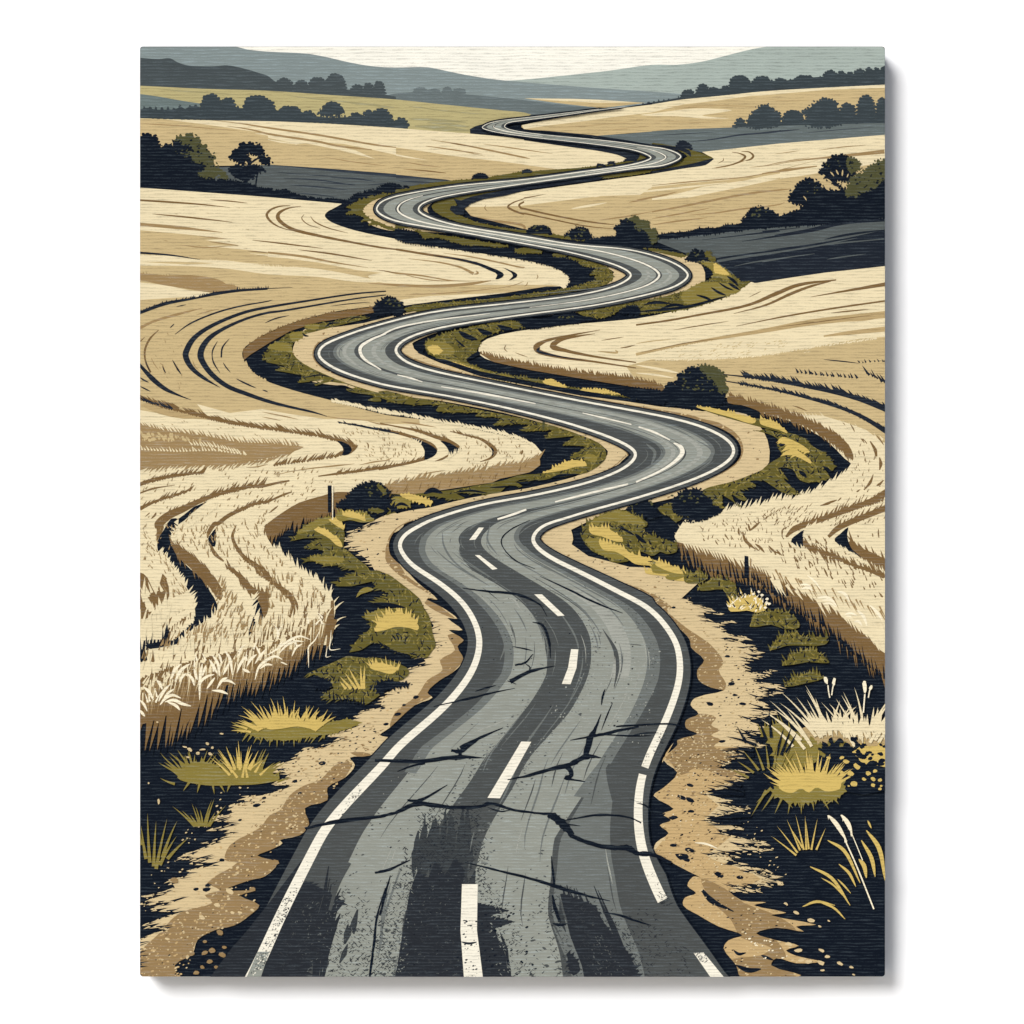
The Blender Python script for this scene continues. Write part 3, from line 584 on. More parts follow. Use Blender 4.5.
          ] + [blade(q[0], q[1], R.uniform(10, 19), R.uniform(2, 3.4), 84 + R.uniform(-8, 8)) for q in resample(g('E1 0,1040 60,1040 140,1010 240,975'), 3.6)] + [g('E4 -20,240 0,150 40,160 60,240 20,260'), sm(g('E1 40,1000 150,975 250,960 330,950 300,990 200,1010 80,1030'), 2, True)], LF),
  ('BRN', [sm(g('E1 250,170 300,210 420,300 540,400 640,540 662,600 640,645 600,590 500,480 400,380 300,290 262,220'), 2, True), sm(g('E2 0,600 60,640 130,660 155,760 112,865 90,780 40,680'), 2, True), sm(g('E1 430,720 425,800 360,860 240,960 200,990 150,900 250,780 400,700'), 2, True), sm(g('E1 0,420 60,460 130,600 180,430 210,470 235,600 200,660 140,680 100,760 0,790'), 2, True)]
          + fringe('E1 300,260 420,360 520,450 600,560', 7, 2.2, 2.6, -75, 8) + fringe('E1 260,190 420,300 540,400 650,560', 6, 1.8, 3, 120, 8) + fringe('E1 700,380 800,460 900,560', 6, 2, 2.4, 118, 10) + fringe('E1 800,470 880,560', 5, 2, 2.4, -80) + fringe('E1 780,240 860,330 1024,440', 6, 1.8, 2.6, 110, 10) + fringe('E2 60,500 200,600 300,690', 6.5, 2, 2.6, 108, 8) + fringe('E2 30,640 150,690', 6, 2, 2.6, 100), LF),
  ('CRM', fringe('E1 160,250 270,395 370,520', 3.6, 2.2, 2.2, 62, 8) + fringe('E1 385,575 430,625 425,720', 4.5, 2.0, 3, 50, 8) + fringe('C2 600,862 465,955 365,1020 E1 335,70', 4, 2.4, 2.2, 70, 10) + fringe('E1 290,60 270,160', 4, 2.2, 3, 140, 8) + fringe('E1 625,775 530,865 410,945 310,1010', 7, 3, 2.6, 95, 10) + fringe('E1 260,230 200,640', 0.1, .1, 50, 90) +
          fringe('C4 240,325 320,355', 3, 1.5, 2, 60) + fringe('C4 550,465 640,400', 4, 1.5, 2.2, 90) + fringe('E2 20,820 60,900 30,1000', 7, 2.4, 3, 75) + fringe('E1 940,930 860,990 780,1040', 10, 2.6, 2.6, 70, 10) + fringe('E1 900,700 910,620', 5, 1.8, 3, 50) + fringe('C5 20,560 200,510 300,470', 5, 2, 2.6, 60), LF),
  ('CRM', fringe('E1 20,560 60,680 120,740 180,680', 9, 2.4, 3, 95, 18) + fringe('E1 0,830 100,850 180,800 220,740', 12, 3, 3, 80, 18) + fringe('E1 20,940 130,930 200,930', 11, 2.6, 3.2, 82, 12) + fringe('E1 30,640 110,560 180,560', 7, 2, 3, 110, 12), LF),
  ('CRM', fringe('E1 250,950 330,880 410,810 430,740', 6, 2.6, 2.6, 82, 12) + fringe('E1 160,900 260,830 400,720', 7, 2.8, 3, 78, 14) + ticks(g('E1 200,800 420,720 400,820 240,950'), 16, 9, 2.2, 78), LF),
  ('NV', ticks(g('E1 0,1000 150,970 230,860 240,960 200,1000'), 16, 11, 2, 86, 6), LF),
  ('BR2', ticks(g('C2 0,560 1024,480 C3 600,620 0,1000 E1 0,400'), 150, 4.2, 1.2, 62) + ticks(g('C3 0,560 1024,550 900,680 100,900'), 40, 3.2, 1.0, 58) + ticks(g('E1 200,60 1024,0 1024,500 700,300 500,300'), 120, 5.5, 1.4, 104, 22) + ticks(g('E2 150,200 560,640 640,800 150,900'), 110, 7, 1.7, 92, 18) + ticks(g('E1 0,60 130,150 400,600 250,650 100,400'), 60, 5.5, 1.3, 118, 20) + ticks(g('E1 640,450 880,800 500,1000'), 75, 7, 1.8, 75, 15) + ticks(g('E4 0,200 400,0 1024,-60 E5 500,-60 640,-40 400,60 0,120 E4 400,120 0,240'), 120, 9, 2.0, 74, 14)
          + ticks(g('C3 600,200 1024,260 1024,500 780,500'), 50, 3.4, 1.0, 125, 25) + ticks(g('C4 0,290 340,400 340,450 0,540'), 50, 3.4, 1.0, 95, 30) + ticks(g('C4 650,300 1024,300 C5 280,430 C4 700,580'), 60, 3.6, 1.1, 90, 35) + ticks(g('C2 0,120 800,230 1024,300 500,250 0,180'), 16, 2.2, .9, 150) + ticks(g('C1 100,430 350,430 330,900 120,720'), 18, 3, .7, 110) + ticks(g('B1 0,240 1024,320 B2 400,560 0,800 B1 0,700'), 10, 4, .5, 176, 3), LF),
  # shaded face of the standing crop along the verge
  ('BRN', [sm(g('C3 1024,676 720,735 600,735 470,770 300,820 180,890 80,960 0,1024 E2 118,130 112,200 135,235 E2 200,170 300,110 480,20 C3 600,850 800,790 1024,780'), 2, True)] + fringe('E2 130,210 190,170 260,120 340,75 440,35 C3 500,880 620,850', 9, 2.6, 2.4, -100, 6), []),
  ('BR2', [rag(g('C4 30,700 300,650 500,620 720,590 1000,540 C5 180,520 320,460 322,520 250,575 100,610 C5 0,630 C4 900,660 500,720 230,760 50,745'), 1.2, 3, 90, 1)] + fringe('C4 40,700 300,655 520,622 720,592 1000,545 C5 200,515 310,465', 6.5, 2.2, 2.5, 52, 8), []),
  ('BRN', ticks(g('C4 50,730 500,660 1000,590 C5 310,500 250,560 C4 900,650 500,710 100,750'), 40, 6, 1.2, 70), []),
  ('BRN', [rag(g('Q01 1000,104 800,132 620,185 500,240 452,280 455,322 480,300 560,250 640,205 750,170 900,145 1000,125'), .8, 2.5, 95, 1)] + fringe('Q01 460,290 500,245 600,195 740,150', 3.4, 1.4, 2.4, 70), []),
  ('CRM', fringe('C3 560,10 700,35 900,80 1024,105 C4 0,95 200,120 400,160 550,190 700,215 900,255 1024,285 C5 150,310 260,360 320,420', 3.6, 2.2, 2.3, 128, 6), []),
  ('TAN', fringe('C1 830,640 900,740 1000,800', 3.0, 1.6, 2.4, -60, 10), []),
  ('CRM', fringe('E2 120,270 200,330 300,420 400,510 520,590 620,690 660,740', 8, 3.0, 2.4, 106, 6, -6), []),
  ('CRM', [blade(*g(s)[0], L, 2.6, a, b, 5) for s, L, a, b in (('E2 625,720', 13, 72, -12), ('E2 650,770', 13, 62, -18), ('E2 670,800', 14, 55, -25), ('E2 660,930', 18, 70, -60), ('E2 670,950', 8, 60, -40), ('E2 580,640', 14, 86, -6), ('E2 490,560', 10, 92, -4))], []),
]
LEFT = part('field', ROOT, lf_items, 'large curving wheat field filling the left half')
# standing stalks at its near edge
stalk = sm(g('px 136,672 150,666 170,656 205,646 240,640 270,633 300,618 320,604 334,600 334,630 325,636 305,650 280,668 255,676 235,682 215,690 195,702 170,714 150,722 136,726'), 1)
def foot(x): # lower limit of the stalks
    P = ((136, 757), (150, 754), (158, 757), (192, 740), (217, 717), (245, 700), (262, 698), (275, 690), (300, 672), (317, 664), (334, 650))
    for (a, b), (c, d) in zip(P, P[1:]):
        if x <= c: return b + (d - b) * (x - a) / (c - a)
    return 650
TOP = ((130, 682), (150, 672), (170, 662), (205, 651), (240, 644), (270, 637), (300, 622), (320, 606), (334, 600))
def topedge(x):
    for (a, b), (c, d) in zip(TOP, TOP[1:]):
        if x <= c: return b + (d - b) * (x - a) / (c - a)
    return 604
low, rows, gaps = [], [], []
x = 137.0
while x < 332:
    y = foot(x); L = 42 if x < 230 else 34
    low.append(blade(x + R.uniform(4, 7), y - L, L * R.uniform(.85, 1.02), R.uniform(5.2, 7.4), -101 + R.uniform(-3, 3), R.uniform(-3, 3)))
    x += R.uniform(4.5, 6.5)
x = 139.0
while x < 333:
    y = foot(x); gaps.append(blade(x, y, R.uniform(14, 34), R.uniform(1.2, 2.6), 80 + R.uniform(-7, 4), -8)); x += R.uniform(5, 9)
for k in range(105):
    x = R.uniform(137, 330); top = topedge(x)
    rows.append(blade(x, top + R.uniform(0, 24), R.uniform(10, 19), R.uniform(2.2, 3.6), 78 + R.uniform(-16, 16), R.uniform(-25, 10)))
ears = []
for s, w in (('E4 0,560 30,590 60,650', 2.6), ('E4 0,640 20,665 40,690', 3), ('E4 30,455 70,490 110,560', 3.4), ('E4 135,400 160,430 180,475', 3.4), ('E4 240,435 190,490 150,570', 3.2), ('E4 275,470 230,500 190,545', 2.6), ('E4 330,545 260,520 200,550 160,600', 3.2), ('E4 410,608 340,590 270,560 200,575', 3.6), ('E4 320,640 290,605 220,575', 3.2), ('E4 330,270 280,320 250,390', 3.2), ('E4 400,270 330,320 280,410', 3.4), ('E4 370,345 340,375 315,410', 2.6), ('E4 375,345 420,390 435,445', 3), ('E4 435,310 445,350 460,400', 3), ('E4 500,270 490,320 480,400 478,560', 3.2), ('E4 530,280 515,320 500,370', 2.6), ('E4 595,355 540,370 490,410 470,480', 3), ('E4 600,380 570,420 535,470', 2.8), ('E4 555,235 590,290 620,350', 3), ('E4 580,200 620,260 640,370', 3), ('E4 630,185 645,230 655,270', 2.6), ('E4 700,380 660,400 615,470', 3), ('E4 765,435 710,405 650,410', 2.6), ('E4 705,512 650,490 575,482', 3), ('E4 880,340 850,325 820,310', 3), ('E4 860,200 810,260 775,340', 3), ('E4 935,195 890,230 855,290', 3), ('E4 1010,150 960,210 920,270', 2.6), ('E4 680,165 720,230 740,360', 3), ('E4 720,250 690,310 665,360', 2.6),
             ('E5 340,235 280,210 200,250 150,300 120,400', 3), ('E5 262,280 210,275 160,310', 2.6), ('E5 380,278 350,265 325,255', 1.6), ('E5 510,92 440,90 370,125 310,190', 2.6), ('E5 500,110 450,140 415,210', 2.4), ('E5 560,75 480,50 400,80 300,150 220,200', 2.6), ('E5 130,130 150,170 170,210', 2.4), ('E5 730,0 725,80 720,155 805,150', 1.2), ('E5 700,130 690,190 690,215 730,208', 1), ('E5 640,0 600,80 550,135 548,200 550,300', 1.6)):
    ears.append(st(s, w * .92, 't'))
for sx, sy, n in ((150, 700, 4), (205, 668, 4), (240, 655, 4), (285, 640, 5), (312, 620, 4)):
    for k in range(n): ears.append(blade(sx + R.uniform(-14, 14), sy + R.uniform(-8, 8), R.uniform(8, 14), 2.0, R.uniform(55, 115), R.uniform(-40, 40), 5))
part('standing_wheat', ROOT, [('BRN', [stalk] + low), ('NV', gaps), ('BR2', [blade(q[0] + 1.5, q[1] - 6, 26, 1.2, -100, 0) for q in resample(g('px 142,700 200,690 260,670 325,625'), 6)]),
     ('CRM', fringe('px 138,676 170,664 205,654 240,647 270,640 300,625 328,606', 12, 3.8, 3.2, 78, 14) + rows), ('BRN', ticks(g('px 140,660 250,640 330,595 332,640 250,680 140,715'), 130, 12, 2.0, 80, 14)), ('BR2', [blade(q[0] + R.uniform(-2, 2), q[1] + R.uniform(-6, 10), R.uniform(16, 30), 1.9, -98 + R.uniform(-7, 7), R.uniform(-8, 8)) for q in resample(g('px 140,690 205,664 270,648 325,618'), 2.6)]), ('CRM', [blade(q[0] + R.uniform(-2, 2), q[1] + R.uniform(-4, 8), R.uniform(12, 24), 1.5, -98 + R.uniform(-8, 8), R.uniform(-8, 8)) for q in resample(g('px 140,688 205,662 270,646 325,616'), 4.2)]), ('EAR', ears)], 'tall ripe wheat stalks with pale ears at the near left')

# ---------------------------------------------------------------- right field
rf = sm(g('px 895,264 B6 978,850 500,902 0,977 B5 820,985 Q21 460,8 400,50 300,90 150,126 0,155 Q11 800,175 550,205 430,235 396,265 400,300 450,325 600,358 800,392 1024,428 Q21 110,445 110,470 360,470 500,530'), 2) + \
     sm(g('Q21 640,572 760,640 835,715 860,735 850,762 780,822 600,892 400,942 250,972 170,1002 Q22 155,70 180,110'), 2) + g('Q22 240,150 420,205 600,290 750,370 900,500 990,570 px 895,650')
RF = [rf]
rtan = g('Q21 -40,345 60,318 300,315 500,300 700,268 900,235 1030,225 1030,650 C6 980,500 850,400 700,345 500,285 350,280 250,255 Q21 370,480 360,470 100,440 0,402')
part('field', ROOT, [('CRM', rf), ('TAN', [rtan], RF),
  ('CRM', [st('Q21 0,340 100,358 170,372', 2.6), st('Q21 0,372 80,380 150,392', 2)] + fringe('Q21 80,320 300,316 500,302 700,270 960,235', 2.6, 1.2, 2, 40, 30) + ticks(g('Q21 100,320 700,240 700,290 200,330'), 60, 3, 1, 30), RF),
  ('TAN', ticks(g('Q21 100,280 400,250 700,235 400,310 150,312'), 60, 3.4, .9, 25) + ticks(g('Q21 300,270 620,240 600,270'), 20, 3, .9, 25), RF),
  ('TAN2', [st(s, w) for s, w in (('Q21 0,298 200,255 500,205 700,170 1000,138', [3, 2, 4, 6, 7]), ('Q21 750,225 850,212 1010,195', [1.4, 4, 5]), ('Q21 0,255 60,245 140,238', 1), ('Q21 850,165 930,155 1010,140', 3), ('Q11 870,285 950,290 940,280', 2))] + fringe('Q21 0,298 300,240 500,205', 3, 1.1, 2.4, 30), RF),
  ('BRN', [st(s, w) for s, w in (('Q21 0,180 130,162 250,140 450,100 560,55 650,20 800,0', [1.6, 2, 2, 2.6, 4, 3.4, 1.2]), ('Q21 390,135 520,100 620,55 700,25 780,5', [.4, 2, 3, 2.4, .8]), ('Q21 400,185 600,145 800,112 1010,82', [.4, 1.6, 1.8, 1.6]), ('Q21 700,68 850,42 1010,15', [.4, 2.2, 4]), ('Q21 780,132 850,125 930,118', 1.4), ('Q21 150,200 260,182 370,165', 1), ('Q21 450,70 480,55 500,45', .7), ('Q21 20,290 200,252 330,235', .8), ('Q21 560,190 750,165 950,140', .9),
       ('Q11 1024,352 850,326 700,305 630,282 625,268 660,245 760,222 880,200', [1.2, 2, 3, 5, 6, 3, 2, .4]), ('Q11 1024,330 850,305 740,282 690,265 720,240 790,225 860,215', [1.2, 2.2, 3.4, 6, 4, 2, .4]), ('Q11 505,258 498,275 510,288', 1), ('Q11 540,290 565,300 590,308', .8), ('Q11 885,242 930,235 975,228', .9), ('Q11 960,272 990,268 1020,260', 1.2),
       ('C6 260,205 320,225 375,248', 1.2), ('C6 805,460 830,490 855,510', 2.6), ('C6 880,490 920,560 930,612', [1, 3.5, 2]), ('C6 955,620 965,670 955,720', [1, 3.6, 1]), ('C6 905,755 880,820 830,880', [.6, 3, 1]), ('C6 820,560 830,590 835,610', 1.2), ('C6 800,875 780,890 770,895', 1.5), ('C6 480,1005 540,990 590,965', 2.2), ('C6 620,970 640,950 650,940', 1.2), ('C6 775,790 778,810 770,825', 1.2), ('C6 990,800 950,835 930,845', 2), ('C6 660,340 690,370 700,395', 1.2), ('C6 720,350 745,390 755,415', 1.2), ('C6 930,440 960,480 990,520', 1.4), ('C6 790,560 790,580 798,600', 1),
       ('C7 630,700 628,735 635,765', 2), ('C7 705,670 712,700 715,725', 2), ('C7 800,655 760,690 720,725', 2.4), ('C7 660,735 680,800 720,840 765,875', [1.4, 3, 3, .6]), ('C7 760,830 800,860 835,900', 2.6), ('C7 870,845 900,880 920,905', 1.4), ('C7 520,750 535,780 550,800', 1.2), ('C7 440,800 450,820 465,840', 1.2), ('C7 345,785 350,800 360,808', 1.2), ('C7 930,880 950,900 975,925', 1.6), ('C7 985,730 975,750 978,765', 1.2), ('C7 500,780 510,800 520,830', .9), ('C7 565,760 578,785 590,800', .9),
       ('C6 1024,890 900,960 780,1010 C8 600,110 400,180 260,230 190,295', [7, 5, 5, 4.6, 5, 6, 2]), ('C8 330,330 400,400 560,440 700,510 850,560 970,620', [5, 5.5, 3.6, 2.4, 3.4, 2]), ('C8 1000,60 850,120 700,180 600,230 530,295', [6, 5.5, 5.5, 5.5, 3]), ('C8 700,330 760,400 860,450 1000,510', [4, 8, 9, 7]), ('C8 480,40 540,20 600,0', 2.2), ('C8 155,265 160,250 160,235', 1.4), ('C8 50,365 80,400 160,440', 1.6), ('C8 250,455 270,480 290,505', 1.2), ('C8 370,485 385,500 400,515', 1.2), ('C8 490,540 510,580 525,615', 1.8), ('C8 860,670 862,690 865,705', 1.4), ('C8 930,230 930,270 935,305', 1.4), ('C8 880,265 885,285 885,295', 1.2), ('C8 765,280 768,290 770,298', 1.4))]
       + fringe('C8 960,0 800,50 600,115 400,185 270,235', 7, 2.2, 2.4, 62, 8) + fringe('C8 980,75 850,125 700,185 590,235', 6.5, 2.2, 2.4, 60, 8) + fringe('C8 340,350 420,405 560,445 700,512 850,562 970,610', 6, 2.2, 2.4, 118, 8) + fringe('C8 720,340 780,405 870,450 980,500', 7, 2.4, 2.4, 115, 8) + fringe('C8 380,420 600,480', 5, 2, 2.6, -70) + fringe('C8 740,440 980,540', 5, 2, 2.8, -70)
       + ticks(g('C8 0,60 500,40 180,250 0,200'), 60, 4.4, 1.2, 52) + ticks(g('C6 700,960 990,820 990,1000 C8 980,150 720,240 500,200 400,150'), 60, 4.6, 1.2, 60) + ticks(g('C8 360,290 560,340 760,460 980,600 978,800 700,720 400,600 0,450'), 110, 6.5, 1.6, 112) + ticks(g('C7 250,650 1024,540 1024,780 800,900 300,800'), 100, 4.4, 1.2, 100, 35) + ticks(g('C6 760,480 990,560 990,850 700,960 740,640'), 26, 4.4, 1.0, 95, 25), RF),
  ('NV2', [st(s, w) for s, w in (('Q21 350,378 500,395 700,430 800,450 900,478 1010,520', [1, 2, 3.4, 4.4, 5, 6.4]), ('Q21 360,405 480,425 600,450 800,505 900,545 1010,612', [1, 1.6, 2.2, 3.2, 3.8, 5]), ('Q21 750,318 820,325 890,333', 1.2), ('Q11 640,270 630,282 700,303 820,322', [1, 3, 1.6, .3]))]
       + fringe('Q21 440,386 600,408 700,428 800,448 1010,515', 6.5, 2.6, 2.6, 128, 8) + fringe('Q21 420,416 600,450 800,503 1000,600', 4.0, 2.0, 2.4, 128, 8) + fringe('Q21 650,368 750,380 880,390', 3.5, 1.6, 3.6, 120, 12) + fringe('Q21 920,370 990,405', 6, 1.8, 3, 125) + fringe('Q21 890,330 990,325', 2.4, 1.1, 4, 120), RF),
  ('NV', [sm(g('C8 335,240 280,275 238,310 235,352 300,390 328,370 325,310 345,270'), 2, True), sm(g('C8 690,215 620,275 580,310 590,345 640,390 720,420 800,462 720,395 690,330 680,270'), 2, True)], RF),
  ('CRM', fringe('C8 250,370 300,395 400,440 480,470', 4, 2, 2.4, 115) + fringe('C8 600,360 700,430 850,520', 4, 2.2, 2.4, 115) + fringe('C8 340,290 350,240 420,210', 4, 1.8, 2.4, 60) + [blade(*q, R.uniform(6, 11), 2.0, 125, 0) for q in resample(g('C6 330,300 480,330 620,380 760,450'), 4)] + [blade(*q, R.uniform(7, 12), 2.2, 122, 0) for q in resample(g('C6 480,380 650,430 760,480 900,560'), 4)] + ticks(g('C6 500,300 700,340 990,480 990,560 800,480'), 26, 9, 1.8, 122), RF),
  ('BRN', [rag(g('Q11 396,292 500,322 650,348 800,372 1024,398 Q21 110,425 112,446 Q11 1024,430 800,394 600,360 450,327'), 1.3, 3, 95, 1)] + fringe('Q11 420,300 600,340 800,372 1024,398 Q21 100,425', 4, 1.8, 2.3, 108, 6), []),
  ('BRN', [sm(g('Q21 366,466 430,478 C6 0,200 100,225 250,275 400,330 500,385 620,440 700,510 745,600 740,650 700,590 620,510 500,440 420,400 300,340 150,285 0,255 Q21 480,520 420,500 368,492'), 2, True)] + fringe('Q21 380,470 C6 0,205 150,245 300,300 500,390 620,450 720,570', 5, 2.2, 2.3, 112, 8) + fringe('C6 0,245 150,280 300,335 450,400 600,500 700,590', 5.5, 2.2, 2.4, -72, 8), []),
  ('CRM', fringe('C6 735,690 700,750 620,820 500,880 380,935 200,985 40,1015 C7 900,530 700,570 500,615 350,660 200,705 140,760', 8, 3.0, 2.5, 64, 6) + [blade(*g(s)[0], L, 2.2, a, 0) for s, L, a in (('C7 170,770', 8, 150), ('C7 165,800', 8, 140), ('C7 150,830', 6, 145), ('C7 190,740', 10, 125), ('C7 230,710', 8, 100))], [])], 'large curving wheat field at the right')
face = sm(g('C7 130,815 300,850 500,910 680,975 E7 740,190 860,250 1024,320 C8 60,560 250,660 400,740 600,850 700,930 800,1024 px 880,650 895,660 895,690 884,676 E7 1024,420 900,400 740,275 600,280 400,225 280,185 160,105'), 1, True)
hang = fringe('E7 165,60 280,140 400,190 600,250 740,255 900,370 1024,420 C8 100,690 200,760 350,850 480,930 600,990', 10, 3.2, 3.0, -78, 5) + [blade(x, y - 20, R.uniform(26, 40), 3.4, -80 + R.uniform(-4, 4)) for x, y in resample(g('px 800,610 824,628 850,650 884,680'), 4)]
crmb = [blade(q[0], q[1], R.uniform(8, 13), 2.6, -64 + R.uniform(-6, 6)) for q in resample(g('C7 180,800 300,835 500,895 680,960 E7 760,180 900,245 1024,300'), 3.4)]
crmc = [blade(q[0] + R.uniform(-6, 10), q[1] + R.uniform(-4, 14), R.uniform(12, 22), R.uniform(2.4, 3.6), -60 + R.uniform(-8, 8), R.uniform(-10, 10)) for q in resample(g('C8 60,520 250,600 450,680 650,760 850,860 978,940'), 2.6)]
crmb += [blade(q[0] - 3, q[1] - 3, R.uniform(13, 21), R.uniform(3, 4.6), -62 + R.uniform(-8, 8)) for q in resample(g('C8 250,660 400,740 600,850 700,930 800,1010 px 878,642'), 3.0)]
ear2 = [st(s, w) for s, w in (('C8 300,680 350,675 400,700', 2.2), ('C8 315,710 360,700 410,725', 2.4), ('C8 440,785 510,775 580,810', 2.6), ('C8 480,800 550,800 600,850', 2.6), ('C8 490,830 540,825 590,855', 1.8), ('C8 660,915 710,905 760,925', 2.4), ('C8 670,930 700,928 715,940', 1.6), ('C8 735,975 770,970 800,1005', 2.6), ('C8 600,730 660,750 700,810', 3), ('C8 360,600 420,650 470,720', 2.0), ('C8 760,880 810,930 840,1010', 3), ('C8 860,840 920,900 960,960', 3), ('E7 735,130 725,220 722,355', 1.4))]
part('standing_wheat', ROOT, [('BRN', [face] + hang), ('NV', [blade(q[0] + R.uniform(-1, 1), q[1] + 3, R.uniform(8, 20), R.uniform(1.6, 3), 101 + R.uniform(-5, 5)) for q in resample(g('E7 170,105 280,185 400,230 600,285 740,280 900,405 1024,425 C8 100,740 200,820 340,900 480,980 px 840,640 884,676'), 4.2)]), ('CRM', crmb + crmc), ('BR2', [blade(q[0] + R.uniform(-5, 5), q[1] + R.uniform(0, 8), R.uniform(8, 16), 1.8, -62, 0) for q in resample(g('C8 100,540 300,620 500,690 700,760 978,860'), 4.5)]), ('EAR', ear2)], 'tall ripe wheat stalks with pale ears at the right edge')
# ---------------------------------------------------------------- road geometry
ST = [(236,1005,736,1005),(252,977,716,977),(266,948,697,950),(278.7,920,668,910),(308.7,860,653,880),(330,822,641,845),(382,766,638,805),(400,745,644,768),(446,705,667,717),(472,671,679,680),(479.5,645,679,655),(476,625,673,637),
 (462.5,602.5,651,610),(439,582.5,617,591),(412.5,565,580,572),(402,552,550,557),(400,544,536,546),(405,535,533,539),(421,525,536,532),(434,519,545,525),(480,505,566,518),(530,496,592,510),(580,485,636,498),
 (610,475,690,481),(629,465,722,466),(637,454,735,453),(628,445.6,729,440),(603,434.5,698,425),(565,422.5,661,416),(505,407.5,580,401),(442.5,395,480,381),(380,384,437,372),(342,372,410,364),(325.5,363,399,356.5),
 (318.2,355,395.6,350.5),(321.5,347,398.5,344.5),(333,340.5,410,337),(364,329.3,435,329),(430,312.5,480,321),(505,304,530,314),(580,295,598,305),(612,287.5,658,292),(626,281,678,285),(631,276,688,276),(629,272,683,269),(615,265,666,260),
 (570,252.5,630,250),(517,242.5,574,245),(462,232.5,524,236.5),(415,225,458,226),(392,220,430,218),(380,214,420,212.5),(376.7,209.5,418.5,209.5),(380,203.5,421,205),(389,198.7,433,199.5),(408,194,452,195),(458,186,483,190),
 (524,180,524,184),(586,171.5,586,175.5),(624,166.5,640,168),(646.5,161,664,165.5),(651,158,681,157.5),(646.5,154.7,677,153.5),(636,151,664,149),(624,148.5,652,147.3),(586.5,143.5,611,141.6),(540,138.5,542,135),
 (508.5,134.5,511,130.4),(491,131.3,505,127.8),(482,128,504.5,126.6),(486,124.9,507,123.5),(496,121.8,524,120.8),(524,118.3,561,116),(561,114,599,110.4),(599,109.5,625,107.3)]
NS = 6
Lp = sm([s[:2] for s in ST], NS); Rp = sm([s[2:] for s in ST], NS)
def smooth_line(p, it=2):
    for _ in range(it):
        p = [p[0]] + [((a[0] + 2 * b[0] + c[0]) / 4, (a[1] + 2 * b[1] + c[1]) / 4) for a, b, c in zip(p, p[1:], p[2:])] + [p[-1]]
    return p
Lp, Rp = smooth_line(Lp, 3), smooth_line(Rp, 3)
def relax(p, s0, s1, it=9):
    a, b = int(s0 * NS), int(s1 * NS)
    return p[:a] + smooth_line(p[a:b], it) + p[b:]
Lp = relax(relax(relax(Lp, 21, 28), 31, 37), 40, 45, 5); Rp = relax(relax(Rp, 22, 28), 31, 37, 6)
NP = len(Lp)
def idx(s): return int(round(s * NS))
def nrm(p, i):
    a, b = p[max(i - 2, 0)], p[min(i + 2, len(p) - 1)]; d = math.dist(a, b) or 1
    return (b[1] - a[1]) / d, -(b[0] - a[0]) / d       # right-hand normal seen along the road (going up the print: +x)
def key(tab, s):
    if s <= tab[0][0]: return tab[0][1:]
    for a, b in zip(tab, tab[1:]):
        if s <= b[0]:
            t = (s - a[0]) / (b[0] - a[0]); return [u + (v - u) * t for u, v in zip(a[1:], b[1:])]
    return tab[-1][1:]
def off(side, s, d):
    p = Lp if side < 0 else Rp; i = min(max(idx(s), 0), NP - 1)
    nx, ny = nrm(p, i); k = side
    return p[i][0] - (-k) * 0 + (-nx if True else 0) * 0 + (k * -nx * -1) * d, p[i][1] + (k * ny) * d
def offs(side, i, d):
    p = Lp if side < 0 else Rp; nx, ny = nrm(p, i)
    # normal pointing away from the other edge
    q = Rp[i] if side < 0 else Lp[i]
    if (q[0] - p[i][0]) * nx + (q[1] - p[i][1]) * ny > 0: nx, ny = -nx, -ny
    return p[i][0] + nx * d, p[i][1] + ny * d
def lane(i, f): return Lp[i][0] + (Rp[i][0] - Lp[i][0]) * f, Lp[i][1] + (Rp[i][1] - Lp[i][1]) * f
def lanestrip(tab, s0, s1):
    ii = range(idx(s0), min(idx(s1), NP - 1) + 1)
    a = [lane(i, key(tab, i / NS)[0]) for i in ii]; b = [lane(i, key(tab, i / NS)[1]) for i in ii]
    return a + b[::-1]
def sidestrip(side, tab, s0, s1, ra=0.0, rb=0.0, n=1):
    ii = list(range(idx(s0), min(idx(s1), NP - 1) + 1)); a, b = [], []
    for i in ii:
        u, v = key(tab, i / NS)
        a.append(offs(side, i, u)); b.append(offs(side, i, v))
    return a, b
def quads(a, b):
    return [t for i in range(len(a) - 1) for t in ([a[i], a[i + 1], b[i + 1]], [a[i], b[i + 1], b[i]])]
def shag(line, amp, step, ang, lens=1.0):
    """ragged grassy rim: long thin points leaning one way"""
    p = resample(line, step); out = []
    for x, y in p:
        k = R.uniform(.35, 1.1) * amp
        out.append(blade(x, y, k * lens, step * R.uniform(1.0, 1.6), ang + R.uniform(-9, 9), R.uniform(-10, 10), 3))
    return out

